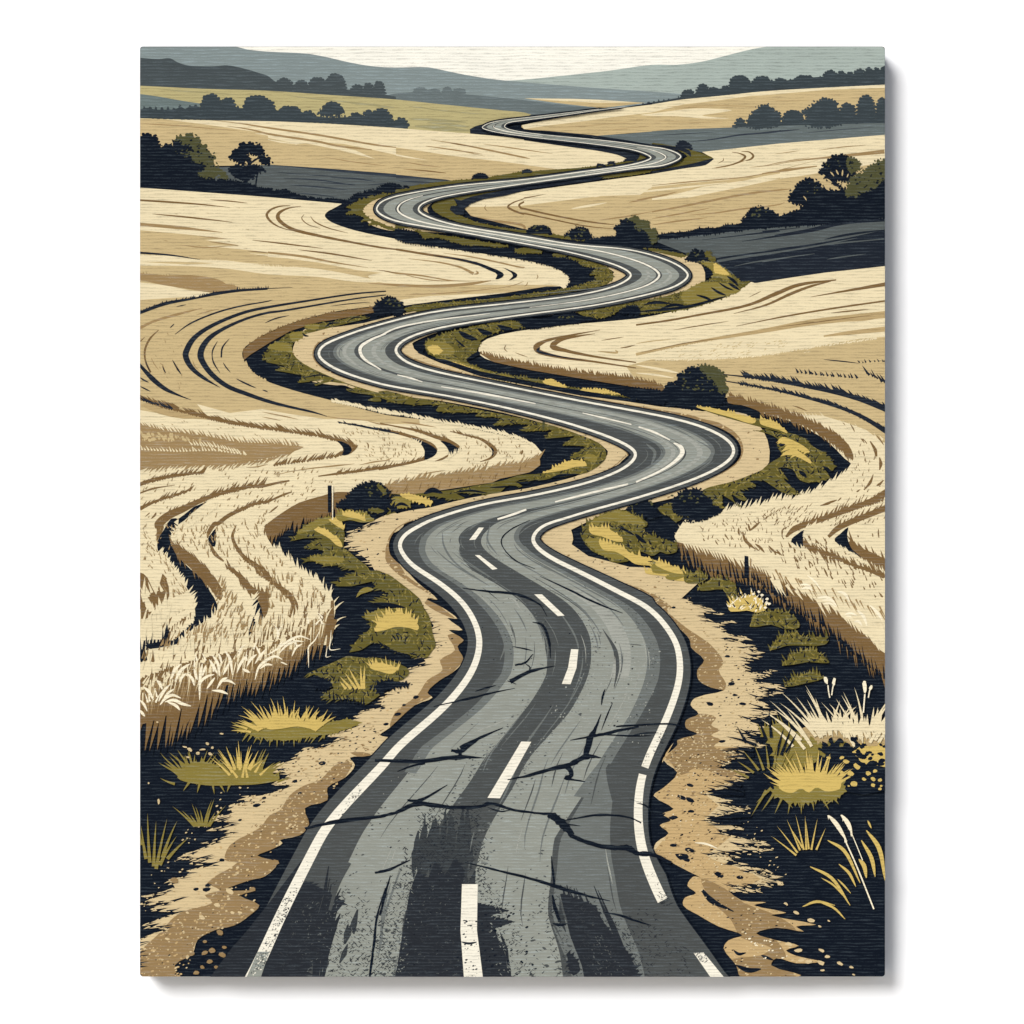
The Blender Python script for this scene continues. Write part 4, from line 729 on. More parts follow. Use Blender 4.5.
# ---------------------------------------------------------------- gravel shoulders
GL = [(0, 78, 150), (1, 66, 140), (3, 26, 112), (4, 24, 108), (5, 18, 96), (6, 17, 72), (7, 12, 60), (8, 13, 48), (9, 15, 45), (10, 16, 43), (11, 17, 42), (12, 16, 36), (13, 13, 32), (14, 12, 32), (15, 12, 33), (16, 11, 32), (17, 10, 24), (18, 7, 17), (19, 6, 12),
      (20, 5, 9), (21, 4, 8), (22, 4, 9), (23, 5, 16), (24, 8, 27), (25, 8, 28), (26, 5, 20), (27, 4, 9), (28, 3, 6.5), (29, 3, 5.5), (30, 3, 6), (31, 3.5, 9), (32, 5, 14), (33, 5.5, 23), (34, 5.5, 27), (35, 5, 25), (36, 4, 13), (37, 3, 6), (38, 2.2, 4)]
GR = [(0, 20, 110), (1, 20, 105), (2, 16, 130), (3, 18, 135), (4, 28, 125), (5, 14, 118), (6, 14, 104), (7, 17, 95), (8, 21, 98), (9, 16, 96), (10, 12, 80), (11, 10, 66), (12, 8, 46), (13, 6, 27), (14, 5, 18), (15, 5, 24), (16, 7, 38), (17, 7, 40), (18, 6, 34), (19, 6, 22),
      (20, 4, 13), (21, 4, 9), (22, 3, 8), (23, 4, 13), (24, 6, 25), (25, 8, 37), (26, 7, 32), (27, 5, 15), (28, 3, 9), (29, 3, 6.5), (30, 3, 6.5), (31, 4, 9.5), (32, 5, 14), (33, 5, 18), (34, 5, 18), (35, 3.4, 12), (36, 2, 6), (37, 2, 4)]
def shoulder(side, tab, s0, s1, brown, label, amp, angs, nspeck, sizes):
    a, b = sidestrip(side, tab, s0, s1)
    body = a + b[::-1]
    pts = quads(a, b)
    br = []
    if amp:
        k = idx(13) - idx(s0)
        bb = b[:k]
        pts += shag(bb, amp, 2.6, angs[0]) + shag(bb, amp * .6, 3.2, angs[0] + 8)
        aa = resample(a[:k], 7)
        for x, y in aa[::1]:
            r = R.uniform(2.5, 5.5); br.append(spot(x, y, r * 1.3, r * .8, R.uniform(-.6, .6), 9))
    bi = []
    for i in range(idx(s0), min(idx(s1), NP - 1) + 1):
        u, v = key(tab, i / NS); f = key(brown, i / NS)[0]
        bi.append((offs(side, i, u), offs(side, i, u + (v - u) * f * R.uniform(.85, 1.1))))
    bpoly = [q[0] for q in bi] + [q[1] for q in bi][::-1]
    items = [('GRV', pts), ('GRB', [bpoly] + br)]
    if nspeck:
        items.append(('NV', specks(body, nspeck, sizes[0], sizes[1], .5)))
        items.append(('GRV', specks(bpoly, nspeck * 2, .8, 2.2, .6)))
        items.append(('GRB', specks(body, nspeck // 2, .8, 2.2, .5)))
    return part('gravel_shoulder', ROOT, items, label)
lg = g('Q03 20,960 40,870 45,800 160,755 60,740 190,690 90,675 200,640 50,655 140,612 60,625 180,590 160,563 220,548 245,520 340,500 250,492 310,475 200,470 290,440 230,458 360,405 300,412 420,372 330,355 405,338 345,312 410,290 395,265 460,248 455,230 570,215 640,180 580,175 640,140 560,108 650,80 700,38 Q02 800,905 700,915 860,880 790,865 890,830 915,770 1000,750 Q12 10,715 80,650 110,600 160,585 185,570 165,540 218,500 200,450 215,420 165,380 175,340 150,300 100,260 50,235 0,200 Q02 1000,225 960,170 900,120 860,75 900,50 1000,10 Q01 890,1005')
lg2 = g('Q11 0,950 60,930 100,970 60,1010 Q12 20,40 15,90 50,150 100,195 150,250 230,318 180,312 250,350 310,395 270,392 330,440 275,440 335,480 310,505 335,560 290,610 240,640 190,690 210,710 140,740 40,830 0,860 40,872 0,900 Q03 1024,12 960,62 880,70 900,100 860,150 790,190 790,240 700,272 718,340 680,380 600,400 610,412 560,440 510,462 590,490 540,545 480,560 380,600 500,602 440,622 518,660 480,700 420,740 340,760 270,800 250,855 180,900 200,960')
LGP = sm(lg, 3) + sm(lg2, 3)
brn_l = [sm(g('Q03 20,960 40,850 110,780 200,690 330,650 300,620 360,600 310,570 430,490 380,480 400,420 520,350 560,300 600,280 640,220 700,180 760,160 820,100 890,90 860,150 830,190 790,200 790,240 700,272 718,340 680,380 600,400 590,440 510,462 590,490 540,545 480,575 520,660 480,700 420,740 270,800 250,855 200,960'), 3, True),
         sm(g('Q12 335,465 270,460 300,520 240,560 250,600 190,640 150,700 60,770 40,830 140,740 205,705 290,610 335,555'), 3, True), sm(g('Q12 230,320 160,310 200,350 270,385 300,392 250,352'), 3, True), sm(g('Q02 960,935 880,930 930,960 900,985 970,965'), 3, True), sm(g('Q12 0,110 20,150 80,200 100,215 60,150 20,95'), 3, True)]
up = g('Q03 560,100 900,-60 1000,-100 1000,60 700,180 420,300 200,480 180,560')
def frayed(line, inner, body):
    pts = resample(sm(line, 3), 3.4)
    return ([blade(x, y, R.uniform(3, 9), R.uniform(1.2, 2.4), inner + 180 + R.uniform(-12, 12)) for x, y in pts if R.random() < .6], [blade(x - 4 * math.cos(math.radians(inner)), y, R.uniform(7, 17), R.uniform(1.2, 2.6), inner + R.uniform(-10, 10)) for x, y in pts if R.random() < .55])
LGR = LGP
out_l, cut_l = frayed(lg, 12, LGP)
part('gravel_shoulder', ROOT, [('GRV', [LGR] + out_l + specks(g('Q03 60,700 200,540 400,300 560,160 400,160 180,420 40,560'), 60, .6, 1.8, .6)), ('GRB', brn_l, [LGP]), ('NV', cut_l, [LGP]), ('GRM', specks(LGP, 160, .6, 2.0, .5), [LGP]),
    ('NV', [spot(x, y, r * 1.5, r * .8, -.15) for x, y, r in ((207, 889, 3), (209, 885, 2.4), (257, 805, 2.6), (216, 793, 2), (322, 763, 2.6), (278, 758, 2), (264, 798, 1.8), (295, 781, 2), (300, 793, 1.6), (240, 820, 1.6), (222, 860, 2.4), (196, 889, 2), (416, 697, 2.2), (398, 714, 2.6), (404, 705, 1.6), (386, 724, 2), (383, 708, 1.6), (408, 640, 2), (425, 620, 1.6), (370, 549, 2), (375, 541, 2.4), (362, 560, 1.6))] + specks(up, 90, .5, 1.9, .5) + specks(g('Q12 0,720 180,580 300,480 200,400 180,620 0,820'), 22, .5, 1.6, .5) + specks(g('Q02 880,60 1000,20 1000,200 920,130'), 10, .6, 1.6, .5), [LGP]),
    ('GRM', specks(brn_l[0], 150, .7, 2.2, .6), brn_l), ('GRB', specks(up, 110, .7, 2.2, .5), [LGP]), ('NV', specks(brn_l[0], 60, .5, 1.5, .6), brn_l), ('GRB', ticks(up, 60, 4, 1.2, 10, 15) + ticks(g('Q03 400,420 600,250 850,100 700,260 450,480'), 70, 3, 1.3, 35, 30), [LGP]),
    ('GRV', specks(brn_l[0], 240, .6, 1.9, .7) + [spot(*g('Q03 %d,%d' % q)[0], r * 1.2, r * .7, .4) for q, r in (((350, 660), 3), ((290, 710), 3), ((400, 605), 4), ((440, 690), 2), ((410, 690), 2), ((265, 665), 2.4), ((150, 795), 2), ((490, 680), 2), ((230, 690), 1.6), ((320, 585), 2.6))], brn_l)], 'stony sand shoulder at the left of the near road')
shoulder(-1, GL, 13, 22.5, [(13, .12), (15, .3), (16, .1), (18, .05), (23, .05)], 'sandy shoulder left of the road above the near bend', 0, None, 24, (.6, 1.8))
shoulder(-1, GL, 22.5, 38, [(22, .05), (25, .06), (34, .06), (38, .05)], 'narrow sandy shoulder around the inside of the middle bends', 0, None, 30, (.4, .9))
rg = g('Q22 0,240 60,245 130,272 90,280 150,315 220,310 200,330 270,350 335,375 270,372 300,408 385,405 330,415 360,455 440,470 400,480 360,475 470,510 430,512 500,540 440,560 440,610 550,600 480,640 490,650 575,665 500,690 560,690 470,715 520,740 470,760 558,770 440,800 520,840 420,860 500,900 Q23 350,50 420,60 330,110 440,130 380,170 275,215 370,245 330,262 450,270 390,285 270,320 410,350 330,365 380,385 520,412 400,422 525,438 430,445 280,462 400,465 360,482 430,492 380,500 520,520 440,528 560,545 500,555 590,572 480,580 380,590 500,600 420,606 360,605')
rg2 = g('Q23 340,585 250,545 130,482 72,445 80,410 130,372 95,340 140,320 105,295 150,275 70,222 110,190 165,130 110,80 150,10 Q22 105,970 110,950 165,900 165,880 245,855 200,832 200,800 250,775 218,740 235,712 350,682 300,670 250,640 245,600 272,560 220,510 215,480 180,440 150,420 100,370 50,320 0,290')
RGP = sm(rg, 3) + sm(rg2, 3)
brn_r = [sm(g('Q22 0,288 60,318 130,372 200,430 260,470 300,500 350,570 330,600 360,655 350,682 300,672 250,640 245,600 272,560 220,510 180,440 100,370'), 3, True), sm(g('Q22 240,775 320,790 300,820 335,840 300,860 340,880 310,905 380,940 420,1000 Q23 430,100 380,150 240,110 180,140 130,80 Q22 110,960 165,900 165,880 245,855 200,832 200,800'), 3, True)]
RGM = sm(g('Q23 500,60 420,160 275,215 330,262 270,320 380,385 280,462 380,500 500,555 360,605 250,545 130,482 72,445 130,372 95,340 140,320 105,295 150,275 70,222 165,130 110,80 60,40 250,20'), 2, True)
low_r = g('Q23 240,545 340,580 420,640 520,648 470,660 600,690 540,700 720,738 640,745 670,765 560,750 480,772 560,800 650,822 600,840 640,862 740,885 640,892 560,872 540,900 660,940 600,950 420,950 400,900 350,832 370,800 425,780 330,745 250,700 188,660 195,630 240,612 205,582 225,548')
LOW = sm(low_r, 3, True)
RGR = RGP
out_r, cut_r = frayed(rg, 170, RGP)
part('gravel_shoulder', ROOT, [('GRV', [RGR] + out_r + specks(g('Q23 420,150 470,300 560,430 620,580 480,600 430,400'), 50, .6, 1.8, .5)), ('GRM', [RGM], [RGP]), ('GRB', brn_r, [RGP]), ('NV', cut_r, [RGP]), ('TAN2', specks(RGP, 170, .6, 2.0, .5), [RGP]), ('GRB', specks(RGP, 120, .5, 1.7, .5), [RGP]), ('EAR', specks(RGM, 60, .4, 1.1, .7), [RGP]),
    ('NV', [spot(*g(q)[0], r * 1.5, r * .7, a) for q, r, a in (('Q23 185,230', 3.4, .4), ('Q23 215,238', 3.2, .4), ('Q23 150,310', 3, 0), ('Q23 150,420', 3, 0), ('Q23 215,440', 3.6, .2), ('Q23 185,465', 5, .1), ('Q23 200,478', 3, .2), ('Q23 330,538', 3.6, .3), ('Q23 415,548', 2.6, 0), ('Q23 220,285', 2.2, 0), ('Q23 385,490', 4, .1), ('Q23 140,150', 2, 0), ('Q23 215,180', 2.6, .2), ('Q22 295,735', 2.6, .2), ('Q22 345,885', 2.6, -.2), ('Q22 380,655', 2.4, 0), ('Q22 425,735', 2.4, 0), ('Q22 395,700', 2, 0), ('Q22 365,545', 2, 0), ('Q22 150,350', 1.6, 0))] + specks(g('Q22 250,360 560,700 500,880 300,800 400,600'), 90, .5, 1.7, .5) + specks(RGM, 110, .5, 1.9, .5), [RGP]),
    ('GRB', specks(RGM, 150, .7, 2.3, .5), [RGP]), ('GRV', specks(RGM, 90, .7, 2.0, .5) + specks(brn_r[0], 60, .6, 1.7, .6) + specks(brn_r[1], 150, .6, 1.7, .6), [RGP]), ('EAR', [st('Q23 235,410 280,415 325,432', 2)], [RGP])], 'stony sand shoulder at the right of the near road')
part('gravel', ROOT, [('GRM', [LOW]), ('GRB', [sm(g('Q23 260,555 350,590 430,650 560,700 640,760 480,772 560,800 600,870 560,872 640,945 420,950 380,880 500,860 540,830 420,790 380,720 300,640'), 3, True)], [LOW]),
    ('NV', [st('Q23 265,600 300,640 390,685', [3, 6, 1]), st('Q23 390,840 410,855 440,850', 3), st('Q23 500,860 520,868 550,880', 3), st('Q23 400,900 450,920 500,915', 5)] + specks(LOW, 40, .5, 1.7, .5), [LOW]), ('GRV', specks(LOW, 120, .6, 1.8, .6), [LOW]), ('EAR', specks(g('Q23 400,780 500,760 640,880 480,880'), 26, .7, 1.8, .7), [LOW])], 'rough gravel patch below the right shoulder')
shoulder(1, GR, 11.6, 22.5, [(13, .2), (15, .06), (22, .05)], 'sandy shoulder inside the right-hand verge of the near bend', 0, None, 24, (.6, 1.5))
shoulder(1, GR, 22.5, 37, [(22, .05), (25, .05), (27, .3), (28, .5), (30, .4), (33, .05), (37, .05)], 'narrow sandy shoulder round the outside of the large bend', 0, None, 30, (.5, 1.0))
def small_shoulder(side, tab, s0, s1):
    a, b = sidestrip(side, tab, s0, s1); part('gravel_shoulder', ROOT, [('GRV', quads(a, b))])
small_shoulder(-1, [(40, 1.6, 2), (41, 4, 10), (42, 4.5, 16), (43, 5.5, 17), (44, 4.5, 14), (45, 3, 6), (46, 2, 2.2)], 40, 46)
small_shoulder(-1, [(48, 1.6, 2), (49, 2.5, 6), (50, 3.4, 11), (51, 4, 14), (52, 4, 15), (53, 4, 13), (54, 3, 8), (55, 2, 3)], 48, 55)
small_shoulder(1, [(39, 2, 3), (40, 3, 5), (41, 4, 12), (42, 4.4, 17), (43, 5, 18), (44, 4, 15), (45, 3, 8), (46, 2, 4), (47, 1.6, 2)], 39, 47)
small_shoulder(1, [(49, 1.6, 2), (50, 2.4, 6), (51, 3, 8), (52, 3, 9), (53, 3, 7), (54, 2, 3)], 49, 54)
part('gravel', ROOT, [('GRB', [spot(*g('Q03 %d,%d' % q)[0], r, r * .7, R.uniform(-.5, .5)) for q, r in (((250, 855), 3), ((300, 850), 3.4), ((330, 840), 4), ((370, 860), 3.6), ((320, 885), 3.4), ((378, 828), 2.4), ((345, 908), 2.6), ((290, 908), 2.4), ((265, 930), 3), ((360, 770), 4), ((220, 820), 2.6), ((580, 490), 4), ((490, 595), 3.6), ((180, 560), 4.6), ((300, 805), 2.4), ((345, 930), 2))])], 'loose brown pebbles below the left shoulder')['kind'] = 'stuff'
part('gravel', ROOT, [('GRV', [spot(*g('Q23 %d,%d' % q)[0], r, r * .5, R.uniform(-.3, .5)) for q, r in (((600, 655), 2.6), ((640, 690), 3), ((700, 720), 4), ((735, 745), 2), ((770, 722), 1.6), ((740, 840), 3.4), ((765, 865), 3), ((690, 885), 4), ((740, 890), 4), ((815, 893), 3.4), ((860, 908), 2.6), ((745, 920), 2.2), ((650, 840), 4.4), ((610, 815), 4), ((870, 938), 2), ((570, 570), 3), ((550, 545), 3), ((660, 880), 3.4))])], 'loose pale pebbles below the right shoulder')['kind'] = 'stuff'

# ---------------------------------------------------------------- verges
def verge(s, col='OLV', amp=1.2, step=2.4, ang=None, extra=(), name='verge', label=None, smooth=2, lit=None):
    ss = s if isinstance(s, list) else [s]
    for q in ss[:-1]: part(name, ROOT, [(col, [rag(q, amp, step, ang, smooth)])])
    body = rag(ss[-1], amp, step, ang, smooth); cy = sum(q[1] for q in body) / len(body); A = abs(area(body))
    tx = []
    if cy > 240:
        k = min(1.0, .45 + .55 * (cy - 240) / 260); lean = (150, 30, 120, 60) if cy < 480 else (105, 75, 130, 50, 160)
        tx = [('OL2' if col == 'OLV' else 'EAR', strewn(body, min(A / (22 * k), 170), 6.0 * k, 1.9 * k, lean), [body]), ('NV', strewn(body, min(A / (34 * k), 110), 5.5 * k, 1.7 * k, lean), [body])]
    return part(name, ROOT, [(col, [body])] + tx + list(extra), label)
# far loops
verge(['A4 870,840 980,868 1018,897 985,930 800,978 450,1004 100,1018 0,1030 0,1015 300,985 600,960 830,918 915,895 930,870', 'A5 0,778 150,798 300,828 420,868 492,900 400,935 250,962 0,1002 0,975 150,950 245,905 285,885 200,830 0,795'], 'OLV', .4, 3, label='thin olive verge round the far right bend',
      extra=[('NV2', [g('A4 0,668 200,690 540,726 800,765 1024,800 1024,790 800,750 540,712 200,680'), st('A4 0,738 300,780 600,820 780,850 900,885 830,915', [4, 4.5, 5, 7, 7, 2]), st('A5 0,790 180,815 290,850 310,885', [1.5, 2.4, 4, 1]), st('A5 0,1010 250,968 420,935 492,902', [2, 3, 5, 1])])])
part('bush', ROOT, [('NV2', dome(235, 195, 308, 765, 822, 'A5', 1.5))], 'small dark bush above the far right bend')
part('road_bank', ROOT, [('NV2', [sm(g('A4 1024,455 800,490 640,505 500,515 300,540 0,572 A3 1024,565 800,600 640,640 592,665 592,700 700,705 900,730 1024,748 A4 300,795 550,825 750,870 830,905 920,890 870,845 640,800 300,760 0,722 0,668 A3 1024,690 900,670 865,650 890,620 1024,600 A4 0,625 300,572 600,520 1024,468'), 1, True)])], 'dark bank edging the farthest loop of the road')
verge('B3 0,238 100,214 250,190 450,165 620,153 740,140 1024,92 B4 200,90 500,60 800,20 900,0 1024,-40 1024,0 700,68 300,110 0,145 B3 700,185 400,215 100,262 0,280 B2 1024,278 880,310 790,360 755,405 800,460 870,492 1024,548 B3 0,540 B3 0,562 B2 1024,562 950,555 880,520 800,520 840,490 740,490 775,465 690,430 620,430 680,395 620,380 660,350 720,310 800,290 950,250', 'OLV', .9, 2.6, label='olive verge round the upper left bend',
      extra=[('NV', [st('B3 0,290 100,268 400,218 700,188 B4 0,146 300,112 700,70 1000,15', [1, 1.6, 1.8, 2, 1.6, 1.4, 1, .6])])])
part('hedge', ROOT, [('NV', leafy('B2 600,370 640,330 700,285 740,270 800,255 860,240 920,215 960,200 1024,205 1024,240 900,262 800,292 720,312 660,345', 1.4, 2.2))], 'low navy hedge along the top of the upper left bend')
for t, c, a, b, tp, bs in (('B3', 15, -25, 45, 202, 235), ('B3', 80, 62, 100, 210, 225), ('B2', 940, 905, 975, 200, 235), ('B3', 675, 612, 735, 112, 152), ('B4', 20, -10, 60, 80, 105), ('B4', 610, 585, 640, 36, 50), ('B4', 700, 675, 722, 14, 35), ('B4', 830, 800, 900, -4, 10)):
    part('bush', ROOT, [('NV' if t != 'B4' else 'NV2', dome(c, a, b, tp, bs, t, 1.1))])
verge('B3 285,375 330,330 450,300 600,255 750,240 880,225 1024,200 B4 200,175 600,130 1024,60 1024,90 700,140 200,190 0,222 B3 880,252 760,275 640,292 560,312 510,332 470,325 490,365 440,365 460,400 420,380 480,425 550,462 650,500 900,552 1024,562 B4 250,600 540,640 480,652 200,618 0,588 B3 800,565 560,515 400,462 310,412', 'OLV', .8, 2.6, label='olive verge on the inside of the upper left bend',
      extra=[('NV', [st('B3 270,375 265,405 330,455 500,520 750,570 1024,602 B4 0,600 300,640 560,690', [2, 3.4, 3.4, 3, 3, 3, 3, 4, 5]), st('B3 300,340 275,370 265,400', [.6, 2, 3])]),
             ('NV2', [sm(g('B3 460,310 520,325 600,295 760,262 880,235 1024,205 1024,245 880,285 700,315 600,350 548,390 545,440 480,440 430,400 440,370 500,370'), 1, True), sm(g('B4 0,205 200,185 560,130 640,140 600,160 200,215 0,242'), 1, True)])])
verge(['B3 0,520 110,548 300,592 500,622 700,658 900,688 820,702 660,682 540,692 500,662 380,652 360,620 220,625 190,582 120,548 60,545 0,560', 'B3 950,722 1024,703 B4 150,735 100,748 0,745 B3 940,748', 'B4 230,752 345,760 270,800 240,790', 'B4 430,790 600,830 680,870 716,930 690,970 600,1030 320,1030 440,985 500,965 590,952 560,938 625,912 520,922 575,872 460,852'], 'OLV', 1.0, 2.6, label='olive verge along the lower side of the upper bends')
part('bush', ROOT, [('OLV', leafy('B4 355,790 365,755 390,742 420,770 425,795', 1.4))], 'small round olive bush beside the white road line')
part('hedge', ROOT, [('NV', leafy('B2 1024,560 B3 60,560 170,590 200,640 380,640 500,680 700,700 930,720 950,745 1024,760 B4 200,775 340,790 430,820 470,860 560,870 500,930 570,950 420,1000 340,1020 365,985 366,940 330,905 260,865 150,830 60,812 0,800 B3 900,776 400,700 0,632', 1.0, 2.6))], 'dark navy hedge along the lower side of the upper bends')
verge(['B4 840,685 1024,708 B5 150,735 285,768 220,778 0,728 B4 870,702', 'B4 0,568 250,600 540,638 480,648 200,615 0,582'], 'OLV', .5, 3, label='thin olive strip above the large upper bend')
yb = 'B5 370,812 420,800 480,812 560,860 650,920 720,980 Q21 460,2 400,48 300,88 200,118 60,132 0,138 0,92 60,78 200,42 270,5 B5 440,970 500,930 450,860'
verge(yb, 'OLV', .9, 2.8, label='olive and yellow verge round the outside of the upper right bend', extra=[
    ('OL2', [rag('B5 380,812 480,815 560,862 640,930 600,960 520,930 470,935 490,890 440,850', .8, 2.4, None, 2), rag('Q21 200,42 280,10 380,20 420,40 300,80 220,100 180,70', .8, 2.4)]),
    ('YEL', [rag('B5 500,830 570,870 620,920 560,915 500,900', .6, 2.2)]),
    ('NV', [st(s, w) for s, w in (('B5 600,930 650,965 690,1010', 3), ('B5 610,985 650,1010 700,1040', 3), ('Q21 20,100 80,90 140,95', 3), ('Q21 100,115 150,100 200,105', 3), ('Q21 300,30 330,50 360,62', 2.6), ('Q21 240,60 280,72 310,88', 2.6), ('Q21 330,10 360,30 390,42', 2), ('Q21 0,128 200,108 360,65', 3))])])
part('bush', ROOT, [('NV', leafy('B5 270,800 310,770 320,740 350,720 370,740 400,735 415,760 440,770 460,800 420,800 360,805', 1.5) + [g('B5 280,780 470,880 490,920 430,950 420,880 380,820 260,800')]), ('OLV', leafy('B5 430,750 455,735 470,760 500,790 505,805 470,800', 1.2))], 'dark bush with olive leaves by the upper right bend')
part('bush', ROOT, [('NV', dome(125, 25, 210, 528, 592, 'B4', 1.5))], 'flat dark bush on the verge below the tan field')
part('bush', ROOT, [('NV', leafy('B4 330,605 370,580 400,550 450,545 500,560 510,590 550,625 400,625', 1.4))], 'rounded dark bush between the road and the tan field')
part('hedge', ROOT, [('NV', leafy('B4 540,640 600,625 720,625 B4 850,690 840,710 700,690 560,690 480,660', 1.0))])
part('tree', ROOT, [('TRK', leafy('B4 800,520 840,465 880,458 920,468 940,500 970,482 988,505 985,540 1024,560 B5 10,560 32,620 10,660 B4 980,640 900,600', 1.8)),
    ('NV', leafy('B4 710,640 735,600 755,565 725,550 750,530 775,535 780,490 805,475 830,500 870,505 890,555 950,575 990,620 1000,650 1010,690 820,705 760,690', 1.6))], 'roadside tree, navy with an olive right side')

# middle bends
verge('Q01 530,322 560,275 600,240 640,212 700,207 720,182 780,172 850,160 900,146 965,150 900,166 820,186 740,207 680,225 652,255 650,290 690,332 780,377 880,418 1024,458 Q11 0,445 Q11 0,475 Q01 1010,485 950,482 985,465 900,452 865,440 905,430 800,407 740,425 780,400 670,412 700,385 580,362 630,345 540,328 600,305', 'OLV', 1.5, 2.6, 160, label='olive grass verge round the outside of the left middle bend', smooth=2,
      extra=[('OL2', [rag('Q01 550,270 590,250 640,262 650,290 620,285', .8, 2.2), rag('Q01 640,215 700,210 690,230 650,245', .7, 2.2), rag('Q01 700,185 760,180 740,200', .6, 2.2)]), ('NV', [st(s, w) for s, w in (('Q01 690,212 700,222 715,225', 2), ('Q01 780,190 800,175 840,172', 1.6), ('Q01 690,392 760,380 800,388', 1.4), ('Q01 800,425 860,425 900,445', 1.4), ('Q01 870,165 900,150 930,152', 1.3))])])
verge('Q11 100,112 200,97 400,80 600,55 800,25 900,-5 930,0 850,32 600,72 300,107 110,127', 'OLV', .8, 3, label='olive strip above the road between the middle bends')
part('bush', ROOT, [('NV', leafy('Q01 980,115 990,90 1010,80 1024,72 Q11 60,75 85,95 92,140 50,135 0,135 Q01 985,140', 1.6))], 'dark bush above the left middle bend')
verge('Q11 180,252 260,215 340,195 500,160 570,160 580,188 500,198 440,220 400,245 385,290 345,325 400,352 540,387 680,405 760,430 900,440 1024,460 Q21 60,472 110,478 60,482 Q11 1024,472 900,460 750,442 560,412 420,382 320,347 230,312 190,292', 'OLV', 1.0, 2.6, label='olive and yellow verge inside the left middle bend',
      extra=[('OL2', [rag('Q11 180,258 230,245 280,262 300,290 250,300 200,290', .9, 2.2), rag('Q11 230,312 330,330 430,370 540,392 520,405 400,378 300,345', .7, 2.4)]), ('YEL', [rag('Q11 190,270 225,262 250,285 215,298', .7, 2), rag('Q11 240,320 300,330 380,362 350,362 270,338', .6, 2), rag('Q11 650,408 685,395 720,412 750,430 700,425', .6, 2), rag('Q11 800,440 870,425 930,440 1010,460 920,455', .6, 2)]),
             ('NV', [sm(g('Q11 150,292 185,262 170,290 240,330 400,385 540,412 800,462 1024,490 1024,478 700,425 400,365 260,318 200,312'), 1, True)] + [st(s, w) for s, w in (('Q11 315,205 345,225 390,240', 5), ('Q11 390,195 420,210 450,215', 5), ('Q11 470,180 500,195 530,195', 5), ('Q11 345,320 390,295 400,290', 4), ('Q11 300,235 330,262 340,268', 2))])])
verge('Q11 780,122 880,105 960,95 1024,88 Q21 60,80 Q11 1024,112 960,122 900,150 820,147', 'OLV', .8, 3, label='olive strip above the right-hand wheat field')
part('hedge', ROOT, [('NV', leafy('Q11 520,150 560,142 640,165 700,150 760,150 860,155 700,180 580,190 560,165', 1.2))])
part('bush', ROOT, [('NV', leafy('Q11 690,160 705,135 740,125 780,135 810,160 740,172', 1.4))], 'low dark bush above the right-hand wheat field')
part('bush', ROOT, [('NV', leafy('Q11 960,125 990,110 1024,105 Q21 10,115 10,135 Q11 990,135', 1.2))])
part('hedge', ROOT, [('NV', leafy('Q11 700,400 800,408 1024,432 Q21 110,450 110,500 0,475 Q11 1024,480 900,435 780,428', .9, 3))])
verge(['C4 40,752 230,762 350,742 560,722 740,692 1000,640 C5 150,602 300,592 480,572 420,622 320,642 200,632 130,652 185,692 60,682 C4 960,742 800,747 600,745 690,787 560,792 455,770', 'C4 60,905 100,860 40,830 130,770 330,790 435,827 280,817 200,835 260,850 140,835 140,895', 'Q11 0,445 60,450 130,470 200,478 400,520 600,560 700,585 800,620 880,655 905,690 900,720 830,770 750,785 600,800 400,830 330,850 250,860 380,822 620,800 640,775 700,770 830,720 760,710 830,665 730,660 790,622 660,635 690,600 570,605 600,575 450,580 500,550 380,545 400,530 220,525 240,500 130,500 0,470'], 'OLV', 1.2, 2.6, 190, label='olive verge round the wheat on the inside of the large bend',
      extra=[('YEL', [rag('C5 340,585 430,545 520,500 600,480 680,500 700,525 600,535 520,560 430,575', 1.2, 2.4, 100), rag('C4 160,760 250,755 350,785 430,820 380,835 280,805 190,780', .8, 2.4)]), ('OL2', [rag('C5 680,440 760,440 775,490 700,480', 1, 2.2), rag('C4 50,860 130,770 250,820 230,850', .8, 2.2)]),
             ('NV', [st(s, w) for s, w in (('C4 590,740 720,725 860,745', 2), ('C4 880,700 980,695 C5 60,690', 1.8), ('C5 120,655 200,665 260,650', 2), ('C5 410,625 480,605 640,595', 2.6), ('C4 350,750 420,720 500,745', 5), ('C4 120,850 170,830 230,850', 3))])])
part('bush', ROOT, [('NV', rag('C4 -40,720 20,715 80,750 40,790 110,800 60,830 140,870 130,900 40,850 60,900 0,920 -40,900', 1.4, 2.4))])
part('small_post', ROOT, [('TRK', [g('C5 338,165 358,165 354,238 340,238')])], 'small wooden post on the verge by the white line')
